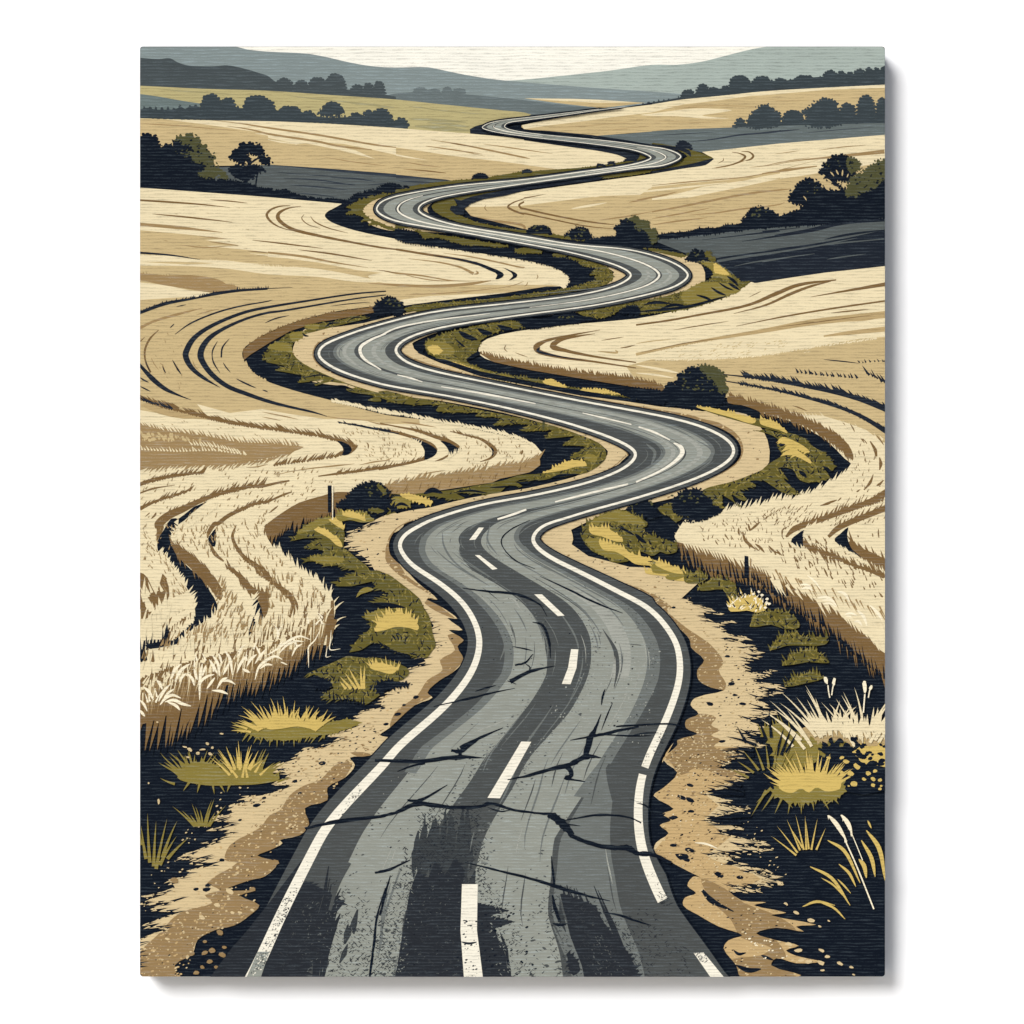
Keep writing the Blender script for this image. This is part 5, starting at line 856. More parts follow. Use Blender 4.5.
# right side of the large bend
part('tree', ROOT, [('TRK', leafy('Q21 235,355 270,350 300,352 335,372 350,390 350,412 370,430 362,455 330,470 300,420 260,390', 2.2)),
    ('NV', leafy('Q21 118,440 130,420 160,418 168,385 195,372 210,355 240,352 265,370 280,395 300,405 318,440 345,460 355,478 330,495 250,510 150,500 110,475', 2.0))], 'roadside tree beside the large bend, olive on its right')
verge(['Q21 240,506 300,510 380,530 460,552 540,562 610,612 560,604 520,594 480,584 400,562 300,532', 'C6 -60,400 0,405 50,390 120,420 240,425 340,460 430,540 530,590 595,700 575,730 500,700 560,780 480,805 360,820 300,785 265,715 150,705 220,790 170,780 310,915 180,900 100,850 0,790 C7 800,330 720,325 770,370 630,395 700,480 640,480 560,420 600,500 645,545 500,440 490,550 430,530 380,455 330,410 400,375 500,352 600,325 750,268 900,208 1024,195 C6 0,735 100,650 180,600 130,530 150,480 60,430'], 'OLV', 1.0, 2.6, -20, label='broad olive verge round the outside of the large bend', smooth=2,
      extra=[('YEL', [rag('C6 0,310 60,320 130,345 180,380 225,430 150,400 80,380 0,350', 1.1, 2.4, 110), rag('C6 140,490 180,455 250,478 350,530 402,580 345,570 270,545 170,572 215,520', 1.2, 2.4, 200), rag('C6 160,612 260,545 310,570 400,640 415,672 350,642 290,610 210,600', 1.0, 2.4, 200), rag('Q21 240,508 300,512 400,535 480,560 470,575 380,550 290,525', .9, 2.4, 100)]),
             ('NV', [st(s, w) for s, w in (('C6 500,690 540,715 570,740', 3), ('C6 310,730 340,750 370,775', 4), ('C6 150,510 170,520 200,515', 3), ('C6 170,700 230,735 270,760', 3), ('C7 720,330 800,345 880,400', 4), ('C6 60,770 90,775 100,780', 1.2))])])
part('bush', ROOT, [('NV', leafy('C7 90,520 120,460 165,430 210,405 245,392 280,405 315,400 345,450 390,470 420,530 480,560 300,640 160,620 120,560', 1.7))], 'dark bush hiding the inner edge of the right wheat field')
verge('C7 -20,545 0,530 80,500 120,540 160,580 240,622 180,612 150,655 90,635 70,600 20,592', 'OLV', 1.0, 2.4, -30, name='grass_clump')
part('bush', ROOT, [('NV', leafy('E6 540,240 570,200 590,180 605,150 620,180 660,160 720,185 740,230 800,290 700,300 650,280', 1.5))], 'dark bush where the near bend meets the right verge')
part('bush', ROOT, [('NV', leafy('E6 900,200 930,150 960,130 1000,100 1024,90 E6 1100,180 1060,260 960,280', 1.5))])
verge('E6 170,455 200,362 270,312 350,268 500,240 600,282 690,332 700,370 650,385 760,462 850,482 935,520 930,575 850,592 800,572 740,612 650,572 540,652 400,652 380,622 260,572', 'OLV', 1.5, 2.4, 100, label='rounded olive grass bank at the inside of the near bend', name='grass_clump',
      extra=[('OL2', [rag('E6 350,275 500,250 620,300 680,350 560,350 450,330 300,340 220,360', .9, 2.4), rag('E6 200,480 320,470 460,560 520,630 400,620 280,560', .9, 2.4)]), ('YEL', [rag('E6 230,397 330,377 440,420 510,490 450,492 330,450 250,432', 1.4, 2.2, 100), rag('E6 310,492 400,510 500,540 560,582 700,622 820,662 900,692 1020,752 1024,800 900,800 850,772 700,752 680,742 740,692 600,672 530,622 440,572 350,562', 1.6, 2.4, 100)]),
             ('NV', [st(s, w) for s, w in (('E6 460,370 540,410 600,445', 2.4), ('E6 600,430 640,470 690,505', 4), ('E6 700,650 760,660 780,690', 1.6)) ])])
part('grass_clump', ROOT, [('OL2', [rag('E7 -60,200 0,190 100,215 220,275 100,322 40,302 80,275 -60,258', 1.4, 2.2, 110)]), ('YEL', [rag('E7 -40,195 0,185 100,210 215,272 120,265 40,240', 1.4, 2.2, 105)])], 'yellow-tipped grass below the near bend')
for s, col, lab in (('E7 190,292 240,262 360,280 372,312 320,342 200,342', 'OLV', None), ('E7 300,402 340,355 400,328 470,315 600,352 612,470 540,462 505,395 400,402', 'OLV', 'arched olive grass clump below the right fence post'), ('E7 545,532 620,470 750,442 850,522 840,562 770,582 700,562 560,572', 'YEL', 'small yellow flowering clump'),
                    ('E7 720,692 760,602 900,570 1024,582 Q22 655,412 650,432 590,435 540,418 E7 800,690', 'OLV', None), ('Q22 535,522 570,472 640,452 680,470 770,470 760,497 680,502 600,502', 'OLV', None), ('Q22 585,582 640,532 700,515 740,540 775,572 690,567', 'OLV', None), ('Q22 595,667 650,622 700,612 750,632 680,652', 'OLV', 'small olive clump below the row at the right')):
    ex = []
    if col == 'YEL':
        ex = [('EAR', [spot(*g('E7 %d,%d' % q)[0], 1.7, 1.4) for q in ((745, 432), (790, 415), (815, 440), (855, 470), (870, 510), (840, 540), (760, 470), (850, 500))]), ('OLV', specks(g('E7 560,540 700,500 840,540 760,580'), 9, .8, 1.6))]
    verge(s, col, 2.0, 2.2, 105, name='grass_clump', label=lab, extra=ex + [(('OL2' if col == 'OLV' else 'EAR'), [blade(*q, R.uniform(3, 6), 1.2, 75 + R.uniform(-40, 50)) for q in resample(g(s)[:4], 4)])])
# left side
verge('E2 320,250 370,200 450,120 560,70 640,50 720,100 760,180 745,300 790,330 860,390 940,450 E3 400,10 460,0 560,40 640,100 720,160 800,230 830,300 870,360 890,430 900,500 930,600 860,700 760,690 600,640 500,590 430,575 330,640 230,660 300,560 390,480 430,420 340,380 480,310 680,300 560,260 430,265 560,190 430,120 420,90 250,130 130,130 150,70 280,30 E2 860,490 720,440 590,450 620,410 440,410 500,360 620,350 560,310 420,300 500,260 590,225 440,225', 'OLV', 1.8, 2.4, 185, label='long olive grass verge left of the near road', name='verge', smooth=1,
      extra=[('OL2', [rag('E2 380,190 480,110 600,65 650,90 560,130 470,170', 1.2, 2.4, 100), rag('E3 360,380 470,320 540,330 480,400', 1.2, 2.4, 110), rag('E2 480,390 620,370 760,390 700,420 560,420', 1, 2.4)]),
             ('YEL', [rag('E2 510,155 570,140 640,180 720,240 742,295 690,280 640,230 570,190', .8, 2.4, 120), rag('E2 630,75 720,70 745,120 760,160 700,130', 1, 2.2, 90), rag('E3 440,490 470,420 540,360 620,340 700,360 770,410 790,480 700,460 600,455 520,480', 2.2, 2.2, 95)]),
             ('YEL', [blade(*q, R.uniform(7, 10), 2.8, a + R.uniform(-6, 6)) for q, a in zip(resample(g('E3 480,430 540,375 620,350 700,370 770,420'), 4.2), (150, 140, 130, 120, 112, 104, 96, 90, 82, 76, 70, 64, 58, 50))]),
             ('NV', [st(s, w) for s, w in (('E3 575,520 595,540 605,560', 1.6), ('E3 610,515 625,540 632,560', 1.6), ('E3 645,520 652,540 650,560', 1.4), ('E3 680,525 690,540 685,550', 1.2), ('E3 430,265 560,280 680,300', 4))] + [blade(*q, R.uniform(6, 10), 2, 150 + R.uniform(-20, 20)) for q in resample(g('E3 500,600 600,650 720,700'), 4)])])
part('grass_clump', ROOT, [('OL2', [rag('E2 690,60 720,20 800,5 930,40 1000,80 900,100 800,80 720,90', 1.8, 2.2, 95)]), ('YEL', [rag('E2 740,40 800,15 900,50 930,90 860,70', 1.2, 2.2, 95)])], 'yellow-topped grass clump beside the left fence post')
part('bush', ROOT, [('NV', leafy('C3 690,780 730,730 785,690 850,660 930,670 990,720 1000,790 1020,820 960,860 800,870 640,850 600,850', 1.8)), ('OLV', [rag('C3 850,880 920,865 980,890 940,905', .6, 2), rag('C3 920,680 970,700 1000,760 960,740', .7, 2)])], 'dark bush behind the left fence post')
part('leaf', ROOT, [('OL2', [sm(g('E2 850,700 880,640 940,615 990,635 930,660 890,672'), 2, True)])], 'single olive leaf in the dark verge')
verge('E5 545,345 620,310 720,270 860,205 940,215 1024,225 E3 400,690 560,720 700,780 720,830 660,880 560,900 440,940 480,1000 E5 1024,590 900,550 700,545 650,520 760,460 700,400 640,370', 'OLV', 2.2, 2.4, 200, name='grass_clump', label='broad olive clump with two yellow sprays left of the road', smooth=1,
      extra=[('YEL', [blade(*g('E5 %d,%d' % (x, 470))[0], L, 3.2, a, b) for x, L, a, b in ((850, 10, 130, 0), (890, 17, 132, 0), (930, 20, 125, 0), (960, 24, 118, 0), (980, 24, 100, -10), (990, 24, 88, 0))] + [rag('E3 400,780 450,740 560,760 620,790 580,830 480,810', 2.0, 2.2, 95)] + [blade(*q, R.uniform(9, 14), 1.8, a) for q, a in zip(resample(g('E3 430,790 520,775 620,800'), 3.4), (140, 128, 118, 108, 98, 90, 84, 76, 68, 60))]),
             ('NV', [blade(*q, R.uniform(6, 11), 2.0, 100 + R.uniform(-25, 25)) for q in resample(g('E5 720,545 860,575 990,600'), 4)] + [blade(*q, R.uniform(8, 14), 2.0, 70 + R.uniform(-25, 25)) for q in resample(g('E3 400,960 500,1000'), 4)] + [rag('E3 440,930 520,885 640,895 720,915 560,945 480,985', 1, 2.4)] + [rag('E5 560,385 640,375 740,440 640,470', 1.5, 2.2)])])
def tuft(pts, col, tipcol, name='grass_tuft', label=None, body=None, bodycol=None, lower=()):
    it = []
    if body: it.append((bodycol, body))
    it.append((col, [blade(*g('%s %g,%g' % (t, x, y))[0], L, w, a, b, 5) for t, x, y, L, w, a, b in pts]))
    if lower: it.append((tipcol, lower))
    return part(name, ROOT, it, label)
def fan(t, x0, y0, x1, y1, n, L0, L1, w, a0, a1, bend=25):
    out = []
    for k in range(n):
        u = (k + .5) / n + R.uniform(-.2, .2) / n
        a = a0 + (a1 - a0) * u + R.uniform(-5, 5)
        out.append((t, x0 + (x1 - x0) * u, y0 + (y1 - y0) * u, R.uniform(L0, L1), w * R.uniform(.8, 1.2), a, bend * (1 if a > 90 else -1) * R.uniform(.3, 1)))
    return out
big = rag('E5 -20,800 60,745 200,740 380,760 560,780 720,740 860,715 960,740 880,780 720,830 560,850 400,880 200,860 60,820', 1.0, 2.4)
part('grass_tuft', ROOT, [('OL2', [big] + [blade(*g('E5 %g,%g' % (x, 830))[0], R.uniform(9, 14), 2.6, a) for x, a in ((60, 235), (100, 238), (150, 242), (190, 250), (250, 262), (300, 268), (350, 270), (430, 272), (480, 260), (560, 240), (620, 235), (680, 230))]), ('OL2', burst(285, 734, 46, 18, 26, 12, 22, 3.2, 172, 10) + burst(285, 733, 46, 14, 22, -16, -8, 3.0, 175, 5, 0)), ('YEL', burst(287, 732, 36, 18, 30, 14, 27, 3.4, 165, 15) + [rag('E5 200,760 260,700 340,690 420,710 560,740 640,760 600,790 460,770 320,790 220,790', 2.0, 2.4, 100)] +
     [blade(*g('E5 %g,%g' % (x, y))[0], L, 2.4, a, b, 5) for x, y, L, a, b in ((190, 770, 28, 143, 22), (200, 780, 32, 128, 16), (240, 770, 32, 120, 12), (270, 740, 20, 116, 10), (310, 720, 24, 104, 10), (340, 740, 18, 95, 5), (370, 700, 22, 96, 4), (390, 730, 14, 70, -6), (420, 720, 14, 65, -6), (490, 740, 14, 110, 6), (530, 760, 20, 88, 2), (590, 770, 18, 80, -4), (630, 770, 20, 66, -8), (660, 760, 16, 56, -8), (60, 790, 16, 155, 20), (120, 790, 22, 150, 20), (40, 810, 14, 165, 20), (90, 815, 18, 165, 15))])], 'large yellow and olive grass tuft below the wheat stalks')
part('grass_tuft', ROOT, [('OL2', [rag('Q03 190,150 260,90 330,95 400,130 470,95 540,120 600,155 520,175 420,180 300,180', 1.2, 2.6, 100)] + [blade(*g('%s %g,%g' % ('Q03', x, y))[0], L, 2.8, a, b, 5) for x, y, L, a, b in ((210, 130, 30, 150, -20), (220, 140, 30, 165, -18), (230, 110, 24, 140, 0), (240, 110, 22, 125, 0), (250, 100, 14, 110, 0), (280, 110, 12, 80, 0), (180, 175, 16, 170, -20), (240, 165, 12, 235, 0), (280, 170, 11, 255, 0), (330, 170, 12, 280, 0), (360, 175, 10, 300, 0), (400, 175, 9, 250, 0), (560, 150, 14, 20, 20), (590, 165, 14, 10, 15))]),
    ('OL2', burst(195, 776, 20, 14, 18, 12, 24, 3.0, 172, 20) + burst(245, 776, 26, 14, 18, 12, 26, 3.0, 160, 8) + burst(222, 778, 44, 8, 22, -13, -6, 2.8, 178, 2, 0)), ('YEL', burst(240, 772, 14, 12, 11, 14, 27, 2.4, 150, 30) + [blade(*g('Q03 %g,%g' % (x, y))[0], L, 2.6, a, b, 5) for x, y, L, a, b in ((400, 140, 26, 132, 10), (410, 130, 28, 118, 8), (420, 120, 26, 108, 4), (440, 120, 30, 92, 2), (460, 110, 22, 82, -4), (480, 120, 22, 70, -6), (500, 130, 16, 60, -6), (520, 140, 14, 45, -6), (430, 150, 20, 125, 5), (450, 150, 22, 80, 0), (470, 150, 18, 100, 0))])], 'low olive grass tuft above the left shoulder')
tuft(fan('Q03', 255, 345, 320, 345, 10, 14, 32, 2.6, 140, 50, 14), 'OL2', None, label='small spiky tuft on the dark left verge')
tuft([('Q03', x, y, L, 3.6, a, b) for x, y, L, a, b in ((65, 475, 34, 102, -6), (80, 490, 50, 95, -4), (95, 505, 46, 88, -2), (105, 515, 52, 80, -4), (120, 500, 34, 66, -10), (150, 475, 30, 52, -12), (130, 470, 40, 74, -10), (45, 420, 24, 100, 0))], 'OL2', None, label='tall bladed tuft at the lower left edge')
part('seed_heads', ROOT, [('GRV', [spot(*g('E4 %d,%d' % q)[0], rx, ry, ro) for q, rx, ry, ro in (((400, 955), 3, 1.6, .5), ((360, 935), 2.6, 1, .2), ((540, 908), 2.2, 1.6, .3), ((500, 955), 3.4, 1, -.1), ((465, 985), 2, 1.8, 0), ((565, 990), 2.4, 1.4, .2), ((580, 940), 1.4, 1.2, 0), ((655, 830), 2.2, .9, .2), ((140, 735), 1.4, 1, .3), ((385, 1015), 2, 1, .3))] + [spot(*g('Q03 115,245')[0], 1.2, 3), spot(*g('Q03 75,172')[0], 1.2, 1)])], 'scattered pale seed heads in the dark left verge')['kind'] = 'stuff'
# right foreground
part('grass_tuft', ROOT, [('OL2', [rag('E8 -10,560 60,530 150,500 280,580 420,600 600,590 800,620 1000,600 1000,800 820,800 480,800 260,880 130,900 80,700', 1.0, 3)] + [blade(*q, R.uniform(8, 13), 2.2, 115 + R.uniform(-25, 15)) for q in resample(g('E8 0,590 60,560 150,520 220,560'), 3.4)]), ('TAN2', [rag('E8 300,560 420,520 560,560 700,530 900,520 1000,520 1000,660 800,690 620,640 460,650 380,600', 2.5, 2.6, -95)]),
    ('CRM', [blade(*g('E8 %g,%g' % (x, y))[0], L, 3.2, a, b, 6) for x, y, L, a, b in ((245, 690, 42, 128, 20), (340, 710, 56, 126, 18), (385, 670, 60, 125, 14), (395, 690, 44, 118, 10), (430, 610, 50, 128, 16), (470, 620, 62, 122, 16), (500, 600, 40, 112, 8), (520, 560, 46, 112, 10), (480, 500, 26, 102, 6), (545, 600, 56, 112, 8), (560, 520, 26, 76, -6), (600, 560, 30, 66, -8), (660, 590, 26, 70, -8), (680, 620, 30, 110, 12), (740, 690, 56, 118, 16), (750, 600, 42, 112, 12), (800, 620, 50, 108, 8), (810, 560, 44, 94, 14), (830, 620, 56, 66, -14), (860, 660, 60, 62, -12), (900, 640, 44, 58, -10), (930, 660, 40, 60, -10), (310, 640, 46, 130, 22), (330, 600, 40, 128, 18), (450, 560, 40, 118, 10), (780, 560, 40, 112, 10), (640, 480, 20, 50, -10), (700, 560, 34, 122, 10), (880, 560, 40, 64, -10))]),
    ('CRM', [blade(*q, R.uniform(14, 24), 4.6, 118 - 50 * (q[0] - 815) / 70 + R.uniform(-12, 12), R.uniform(-6, 10), 5) for q in resample(g('E8 400,560 520,560 640,560 760,570 880,560 980,560'), 2.2)] + [blade(*q, R.uniform(8, 16), 3.0, -75 + R.uniform(-15, 15)) for q in resample(g('E8 420,520 520,530 640,530 760,560 880,540 980,540'), 2.6)])], 'pale feathery grass tuft at the right edge')
for s, hs in ((('E8 540,300 530,250 525,200', 1.2), ('E8 510,160', 1.8, 4.4, -.3)), (('E8 555,280 562,230 568,200', 1.2), ('E8 573,172', 1.7, 4.2, .15)), (('E8 808,420 815,330 820,270', 1.4), ('E8 817,205', 1.9, 6.6, -.08)), (('E8 848,300 855,260 862,225', 1.2), ('E8 868,218', 1.5, 3.2, .3))):
    part('seed_stalk', ROOT, [('EAR', [st(*s, 'n'), spot(*g(hs[0])[0], hs[1], hs[2], hs[3], 9)])])
lv = []
for x, y, rx, ry, ro in ((545, 640, 2.4, 3, .3), (600, 660, 2.4, 3.6, .5), (500, 670, 4, 2, .6), (460, 712, 2.6, 1.6, .2), (520, 720, 5, 4, .3), (575, 700, 5, 5, 0), (670, 685, 3.4, 3, .2), (700, 710, 4.4, 3, .4), (630, 720, 5, 4, 0), (480, 795, 3.4, 2.6, -.3), (550, 775, 5.5, 4.5, 0), (610, 770, 5, 4, 0), (690, 755, 4.4, 4.4, 0), (770, 750, 3.4, 3, .3), (800, 775, 4.4, 2.6, .2), (740, 800, 5, 4, 0), (560, 840, 6, 5, .2), (650, 850, 6, 5, 0), (700, 820, 6, 5, 0), (780, 850, 6, 5, 0), (880, 755, 1.6, 1.6, 0), (945, 750, 3, 2, .2), (880, 830, 6, 4, 0), (975, 690, 2.4, 1.6, 0), (960, 800, 3, 2.4, 0)):
    lv.append(spot(*g('E8 %g,%g' % (x, y))[0], rx, ry, ro, 9))
lv += [spot(x, y, R.uniform(2, 4.2), R.uniform(1.3, 2.6), R.uniform(-1, 1), 9) for x, y in [(R.uniform(846, 884), R.uniform(744, 770)) for _ in range(26)]] + [spot(x, y, R.uniform(2.4, 4.6), R.uniform(1.6, 3), R.uniform(-1, 1), 9) for x, y in [(R.uniform(820, 856), R.uniform(738, 766)) for _ in range(18)]]
part('shrub', ROOT, [('YEL', [rag('E8 700,740 760,690 860,690 1000,700 1000,860 900,850 820,830 720,800', 1.2, 2.6)]), ('NV', lv + [sm(g('E8 540,830 600,790 760,800 850,840 1000,860 1000,1040 620,1040 600,940'), 2, True), sm(g('E8 500,780 540,700 700,720 760,800 640,880 560,860'), 2, True)]),
    ('YEL', [spot(*g('E8 %g,%g' % q)[0], r, r * .75, R.uniform(-.5, .8), 8) for q, r in (((635, 780), 2.4), ((670, 810), 3.2), ((755, 850), 3.6), ((640, 905), 3.2), ((705, 905), 3.4), ((845, 905), 2.8), ((900, 885), 2.4), ((812, 952), 2.2), ((885, 950), 2.4), ((938, 958), 2.4), ((885, 1000), 2.4), ((735, 990), 3.4), ((690, 1005), 1.2), ((950, 1005), 1.4), ((530, 780), 2), ((650, 965), 2), ((940, 1030), 2.0))])], 'dark leafy shrub with yellow flowers at the right edge')
part('grass_tuft', ROOT, [('NV', [blade(*g('Q23 %g,%g' % (x, y))[0], L, 3.4, a, b) for x, y, L, a, b in ((470, 40, 34, 172, 10), (470, 60, 30, 180, 8), (480, 20, 32, 155, 14), (500, 10, 26, 140, 10), (440, 10, 20, 120, 0), (520, 0, 26, 110, 0), (540, -10, 30, 95, 0), (430, 215, 38, 178, 4), (430, 200, 30, 165, 6), (420, 180, 20, 160, 6), (460, 300, 46, 186, -4), (420, 330, 36, 186, -4), (560, 60, 30, 75, 0), (580, 60, 34, 70, 0), (600, 50, 24, 62, 0))]), ('OL2', [blade(*g('Q23 %g,%g' % (x, y))[0], L, 2.6, a, b) for x, y, L, a, b in ((470, 130, 20, 140, 8), (490, 120, 26, 125, 6), (510, 120, 28, 108, 4), (530, 110, 26, 96, 2), (550, 110, 22, 80, 0), (570, 120, 24, 66, -4), (450, 150, 22, 150, 8), (590, 110, 20, 60, -4))])], 'dark spiky tuft at the foot of the pale grass')
part('grass_tuft', ROOT, [('OL2', [rag('Q23 545,210 600,160 700,130 800,150 835,200 800,230 740,235 660,250 600,240', 1.2, 2.8)] + [blade(*g('Q23 %g,%g' % (x, y))[0], L, 3.0, a, 0) for x, y, L, a in ((560, 200, 26, 235), (590, 215, 22, 245), (620, 220, 20, 260), (660, 225, 18, 270), (700, 220, 16, 280), (740, 225, 16, 300), (540, 190, 22, 225), (780, 220, 12, 310), (520, 200, 30, 240))]), ('OL2', burst(808, 796, 36, 10, 22, -18, -8, 3.2, 178, 2, 0)), ('YEL', burst(812, 786, 32, 20, 34, 14, 26, 3.4, 172, 8) + [rag('Q23 570,190 620,150 700,130 790,150 820,190 760,205 720,188 690,210 660,192 620,212', 1.6, 2.6, 95)] + [blade(*g('Q23 %g,%g' % (x, y))[0], L, 3.0, a, b) for x, y, L, a, b in ((590, 180, 24, 158, -14), (600, 170, 26, 145, -6), (630, 160, 28, 132, 4), (650, 150, 30, 120, 2), (670, 140, 28, 108, 2), (690, 140, 28, 96, 0), (720, 140, 26, 84, 0), (740, 140, 24, 70, -4), (770, 150, 22, 52, -6), (790, 160, 20, 40, -8), (610, 190, 20, 170, -10))])], 'yellow rounded grass tuft below the pale grass')
tuft([('Q23', x, y, L, 2.0, a, b) for x, y, L, a, b in ((640, 460, 32, 140, 4), (645, 450, 34, 125, 4), (655, 440, 34, 112, 2), (670, 438, 36, 102, 2), (680, 438, 34, 92, 0), (700, 438, 32, 80, -2), (720, 438, 24, 68, -2), (665, 430, 24, 120, 2), (690, 435, 28, 96, 0))], 'YEL', None, label='sparse thin tuft below the yellow tuft at the right')
part('grass_tuft', ROOT, [('YEL', [st('Q23 %s' % s, w) for s, w in (('765,400 830,440 895,570', 3.4), ('810,495 850,530 878,585', 2.8), ('695,505 780,550 855,660', 3.2), ('740,550 790,580 830,625', 1.8), ('805,555 830,580 858,612', 1.8), ('665,665 720,645 795,660', 2.6), ('740,650 790,670 835,715', 2.2), ('900,400 940,470 955,545', 4), ('920,360 970,430 995,560', 4.4), ('890,475 910,500 920,550', 4.4), ('925,320 932,335 940,352', 2))])], 'long arching blades at the lower right corner')
for s, ear in ((('Q23 835,400 880,500 950,675', 1.4), 'Q23 768,300 800,335 840,400'), (('Q23 860,370 885,430 905,480', .9), 'Q23 820,298 845,330 862,370')):
    part('oat_stalk', ROOT, [('EAR', [st(*s, 'n'), st(ear, 4.4)] + [blade(*q, 4.5, 1.8, -75 + R.uniform(-25, 10)) for q in resample(g(ear), 3.2)])])

# small olive leaves on the dark roadside bushes
for x, y, rx, ry, n in ((392, 303, 8, 5, 9), (376, 492, 11, 6, 14), (640, 503, 12, 5, 12), (688, 499, 16, 7, 18), (540, 229, 8, 3, 6), (577, 233, 9, 4, 8), (642, 226, 9, 6, 12), (696, 383, 17, 11, 26), (757, 214, 9, 5, 9), (567, 316, 9, 3, 7), (693, 255, 6, 3, 6)):
    part('leaf_cluster', ROOT, [('TRK', [spot(x + R.uniform(-1, 1) * rx, y + R.uniform(-1, .8) * ry, R.uniform(.7, 1.9), R.uniform(.6, 1.2), R.uniform(-.6, .6), 7) for _ in range(n)])])['kind'] = 'stuff'
# ---------------------------------------------------------------- posts
p = part('fence_post', ROOT, [('NV', [g('C3 526,684 556,683 556,900 528,900')]), ('EAR', [g('C3 562,684 571,684 569,955 563,960')])], 'dark fence post at the left verge with a pale lit edge')
p = part('fence_post', ROOT, [('NV', [g('E7 675,125 705,130 712,250 710,305 672,305')]), ('GRB', [g('E7 720,145 732,150 724,365 716,360')])], 'dark leaning fence post in front of the right wheat')

# ---------------------------------------------------------------- road
E = [(0, 8), (1, 8), (2, 12), (3, 17), (5, 15), (8, 12), (12, 11), (14, 7.5), (17, 6.5), (20, 4), (24, 4.6), (26, 4.4), (30, 2.6), (34, 4.2), (38, 2), (43, 3.4), (47, 2), (52, 2.6), (56, 1.6), (61, 1.4), (66, .8), (74, .5)]
ERr = [(0, 14), (1, 10), (3, 10), (4, 14), (5, 9), (8, 12), (12, 8)] + E[6:]
asphalt = [offs(-1, i, key(E, i / NS)[0]) for i in range(NP)] + [offs(1, i, key(ERr, i / NS)[0]) for i in range(NP)][::-1]
rim = [offs(-1, i, key(E, i / NS)[0] + 1.2) for i in range(NP)] + [offs(1, i, key(ERr, i / NS)[0] + 1.2) for i in range(NP)][::-1]
bandA = [(0, .14, .30), (3, .11, .32), (5, .12, .34), (7, .10, .36), (8, .14, .36), (9, .16, .36), (10, .14, .33), (12, .10, .33), (14, .10, .34), (16, .16, .44), (17, .16, .42), (18, .14, .40), (20, .18, .46), (22, .22, .5), (24, .25, .5), (26, .3, .5), (30, .22, .5), (34, .20, .46), (38, .16, .42), (44, .2, .45), (52, .16, .44), (60, .18, .44), (75, .2, .45)]
bandB = [(0, .46, .66), (3, .47, .69), (5, .50, .72), (7, .53, .84), (8, .56, .86), (10, .56, .87), (12, .58, .88), (14, .60, .90), (16, .60, .90), (17, .6, .88), (20, .56, .80), (23, .52, .78), (25, .52, .80), (27, .5, .8), (30, .55, .82), (34, .56, .86), (38, .55, .85), (44, .55, .85), (52, .56, .86), (60, .56, .84), (75, .55, .85)]
bandC = [(0, .75, .83), (3, .76, .88), (5, .78, .90), (6, .80, .90), (7, .83, .84)]
ra, rb_, rc = lanestrip(bandA, 0, 74), lanestrip(bandB, 0, 74), lanestrip(bandC, 0, 7)
def thin(tab, k): return [(s, a + (b - a) * k, b - (b - a) * k) for s, a, b in tab]
near_specks = g('Q13 0,300 660,300 640,600 800,940 0,940')
bottom = g('Q03 820,600 1024,560 Q13 700,560 1000,700 1000,948 0,948 Q03 760,948')
def hatch(poly, n, L, w): return ticks(poly, n, L, w, lambda x, y: R.choice((38, -38, 42, 140)), 10)
tex = specks(g('Q12 600,800 800,600 1000,560 Q22 100,500 60,900 Q13 700,50 500,60'), 110, .5, 1.3, .8)
def streaks(n, s0, s1, f0, f1, w, ln):
    out = []
    for _ in range(n):
        a = R.uniform(s0, s1); b = a + R.uniform(.4, 1) * ln; f = R.uniform(f0, f1); df = R.uniform(-.012, .012)
        pts = [lane(i, f + df * (i / NS - a)) for i in range(idx(a), min(idx(b), NP - 1) + 1, 2)]
        if len(pts) > 2: out.append(st(pts, w * R.uniform(.6, 1.2) * math.dist(lane(idx(a), 0), lane(idx(a), 1)) / 330, 't', .3, 1))
    return out
def grit(tab, col, n, s0, s1, spread, rmax):
    """worn, gritty rims of the wheel tracks: grains thin out away from the rim"""
    out = []
    for _ in range(n):
        s = R.uniform(s0, s1); k = key(tab, s)[col]; i = idx(s)
        x, y = lane(min(i, NP - 1), k + R.gauss(0, spread)); z = math.dist(lane(i, 0), lane(i, 1)) / 330
        r = rmax * z * R.uniform(.35, 1)
        out.append(spot(x + R.uniform(-3, 3), y + R.uniform(-3, 3), r * 1.5, r * .7, R.uniform(-.5, .5), 5))
    return out
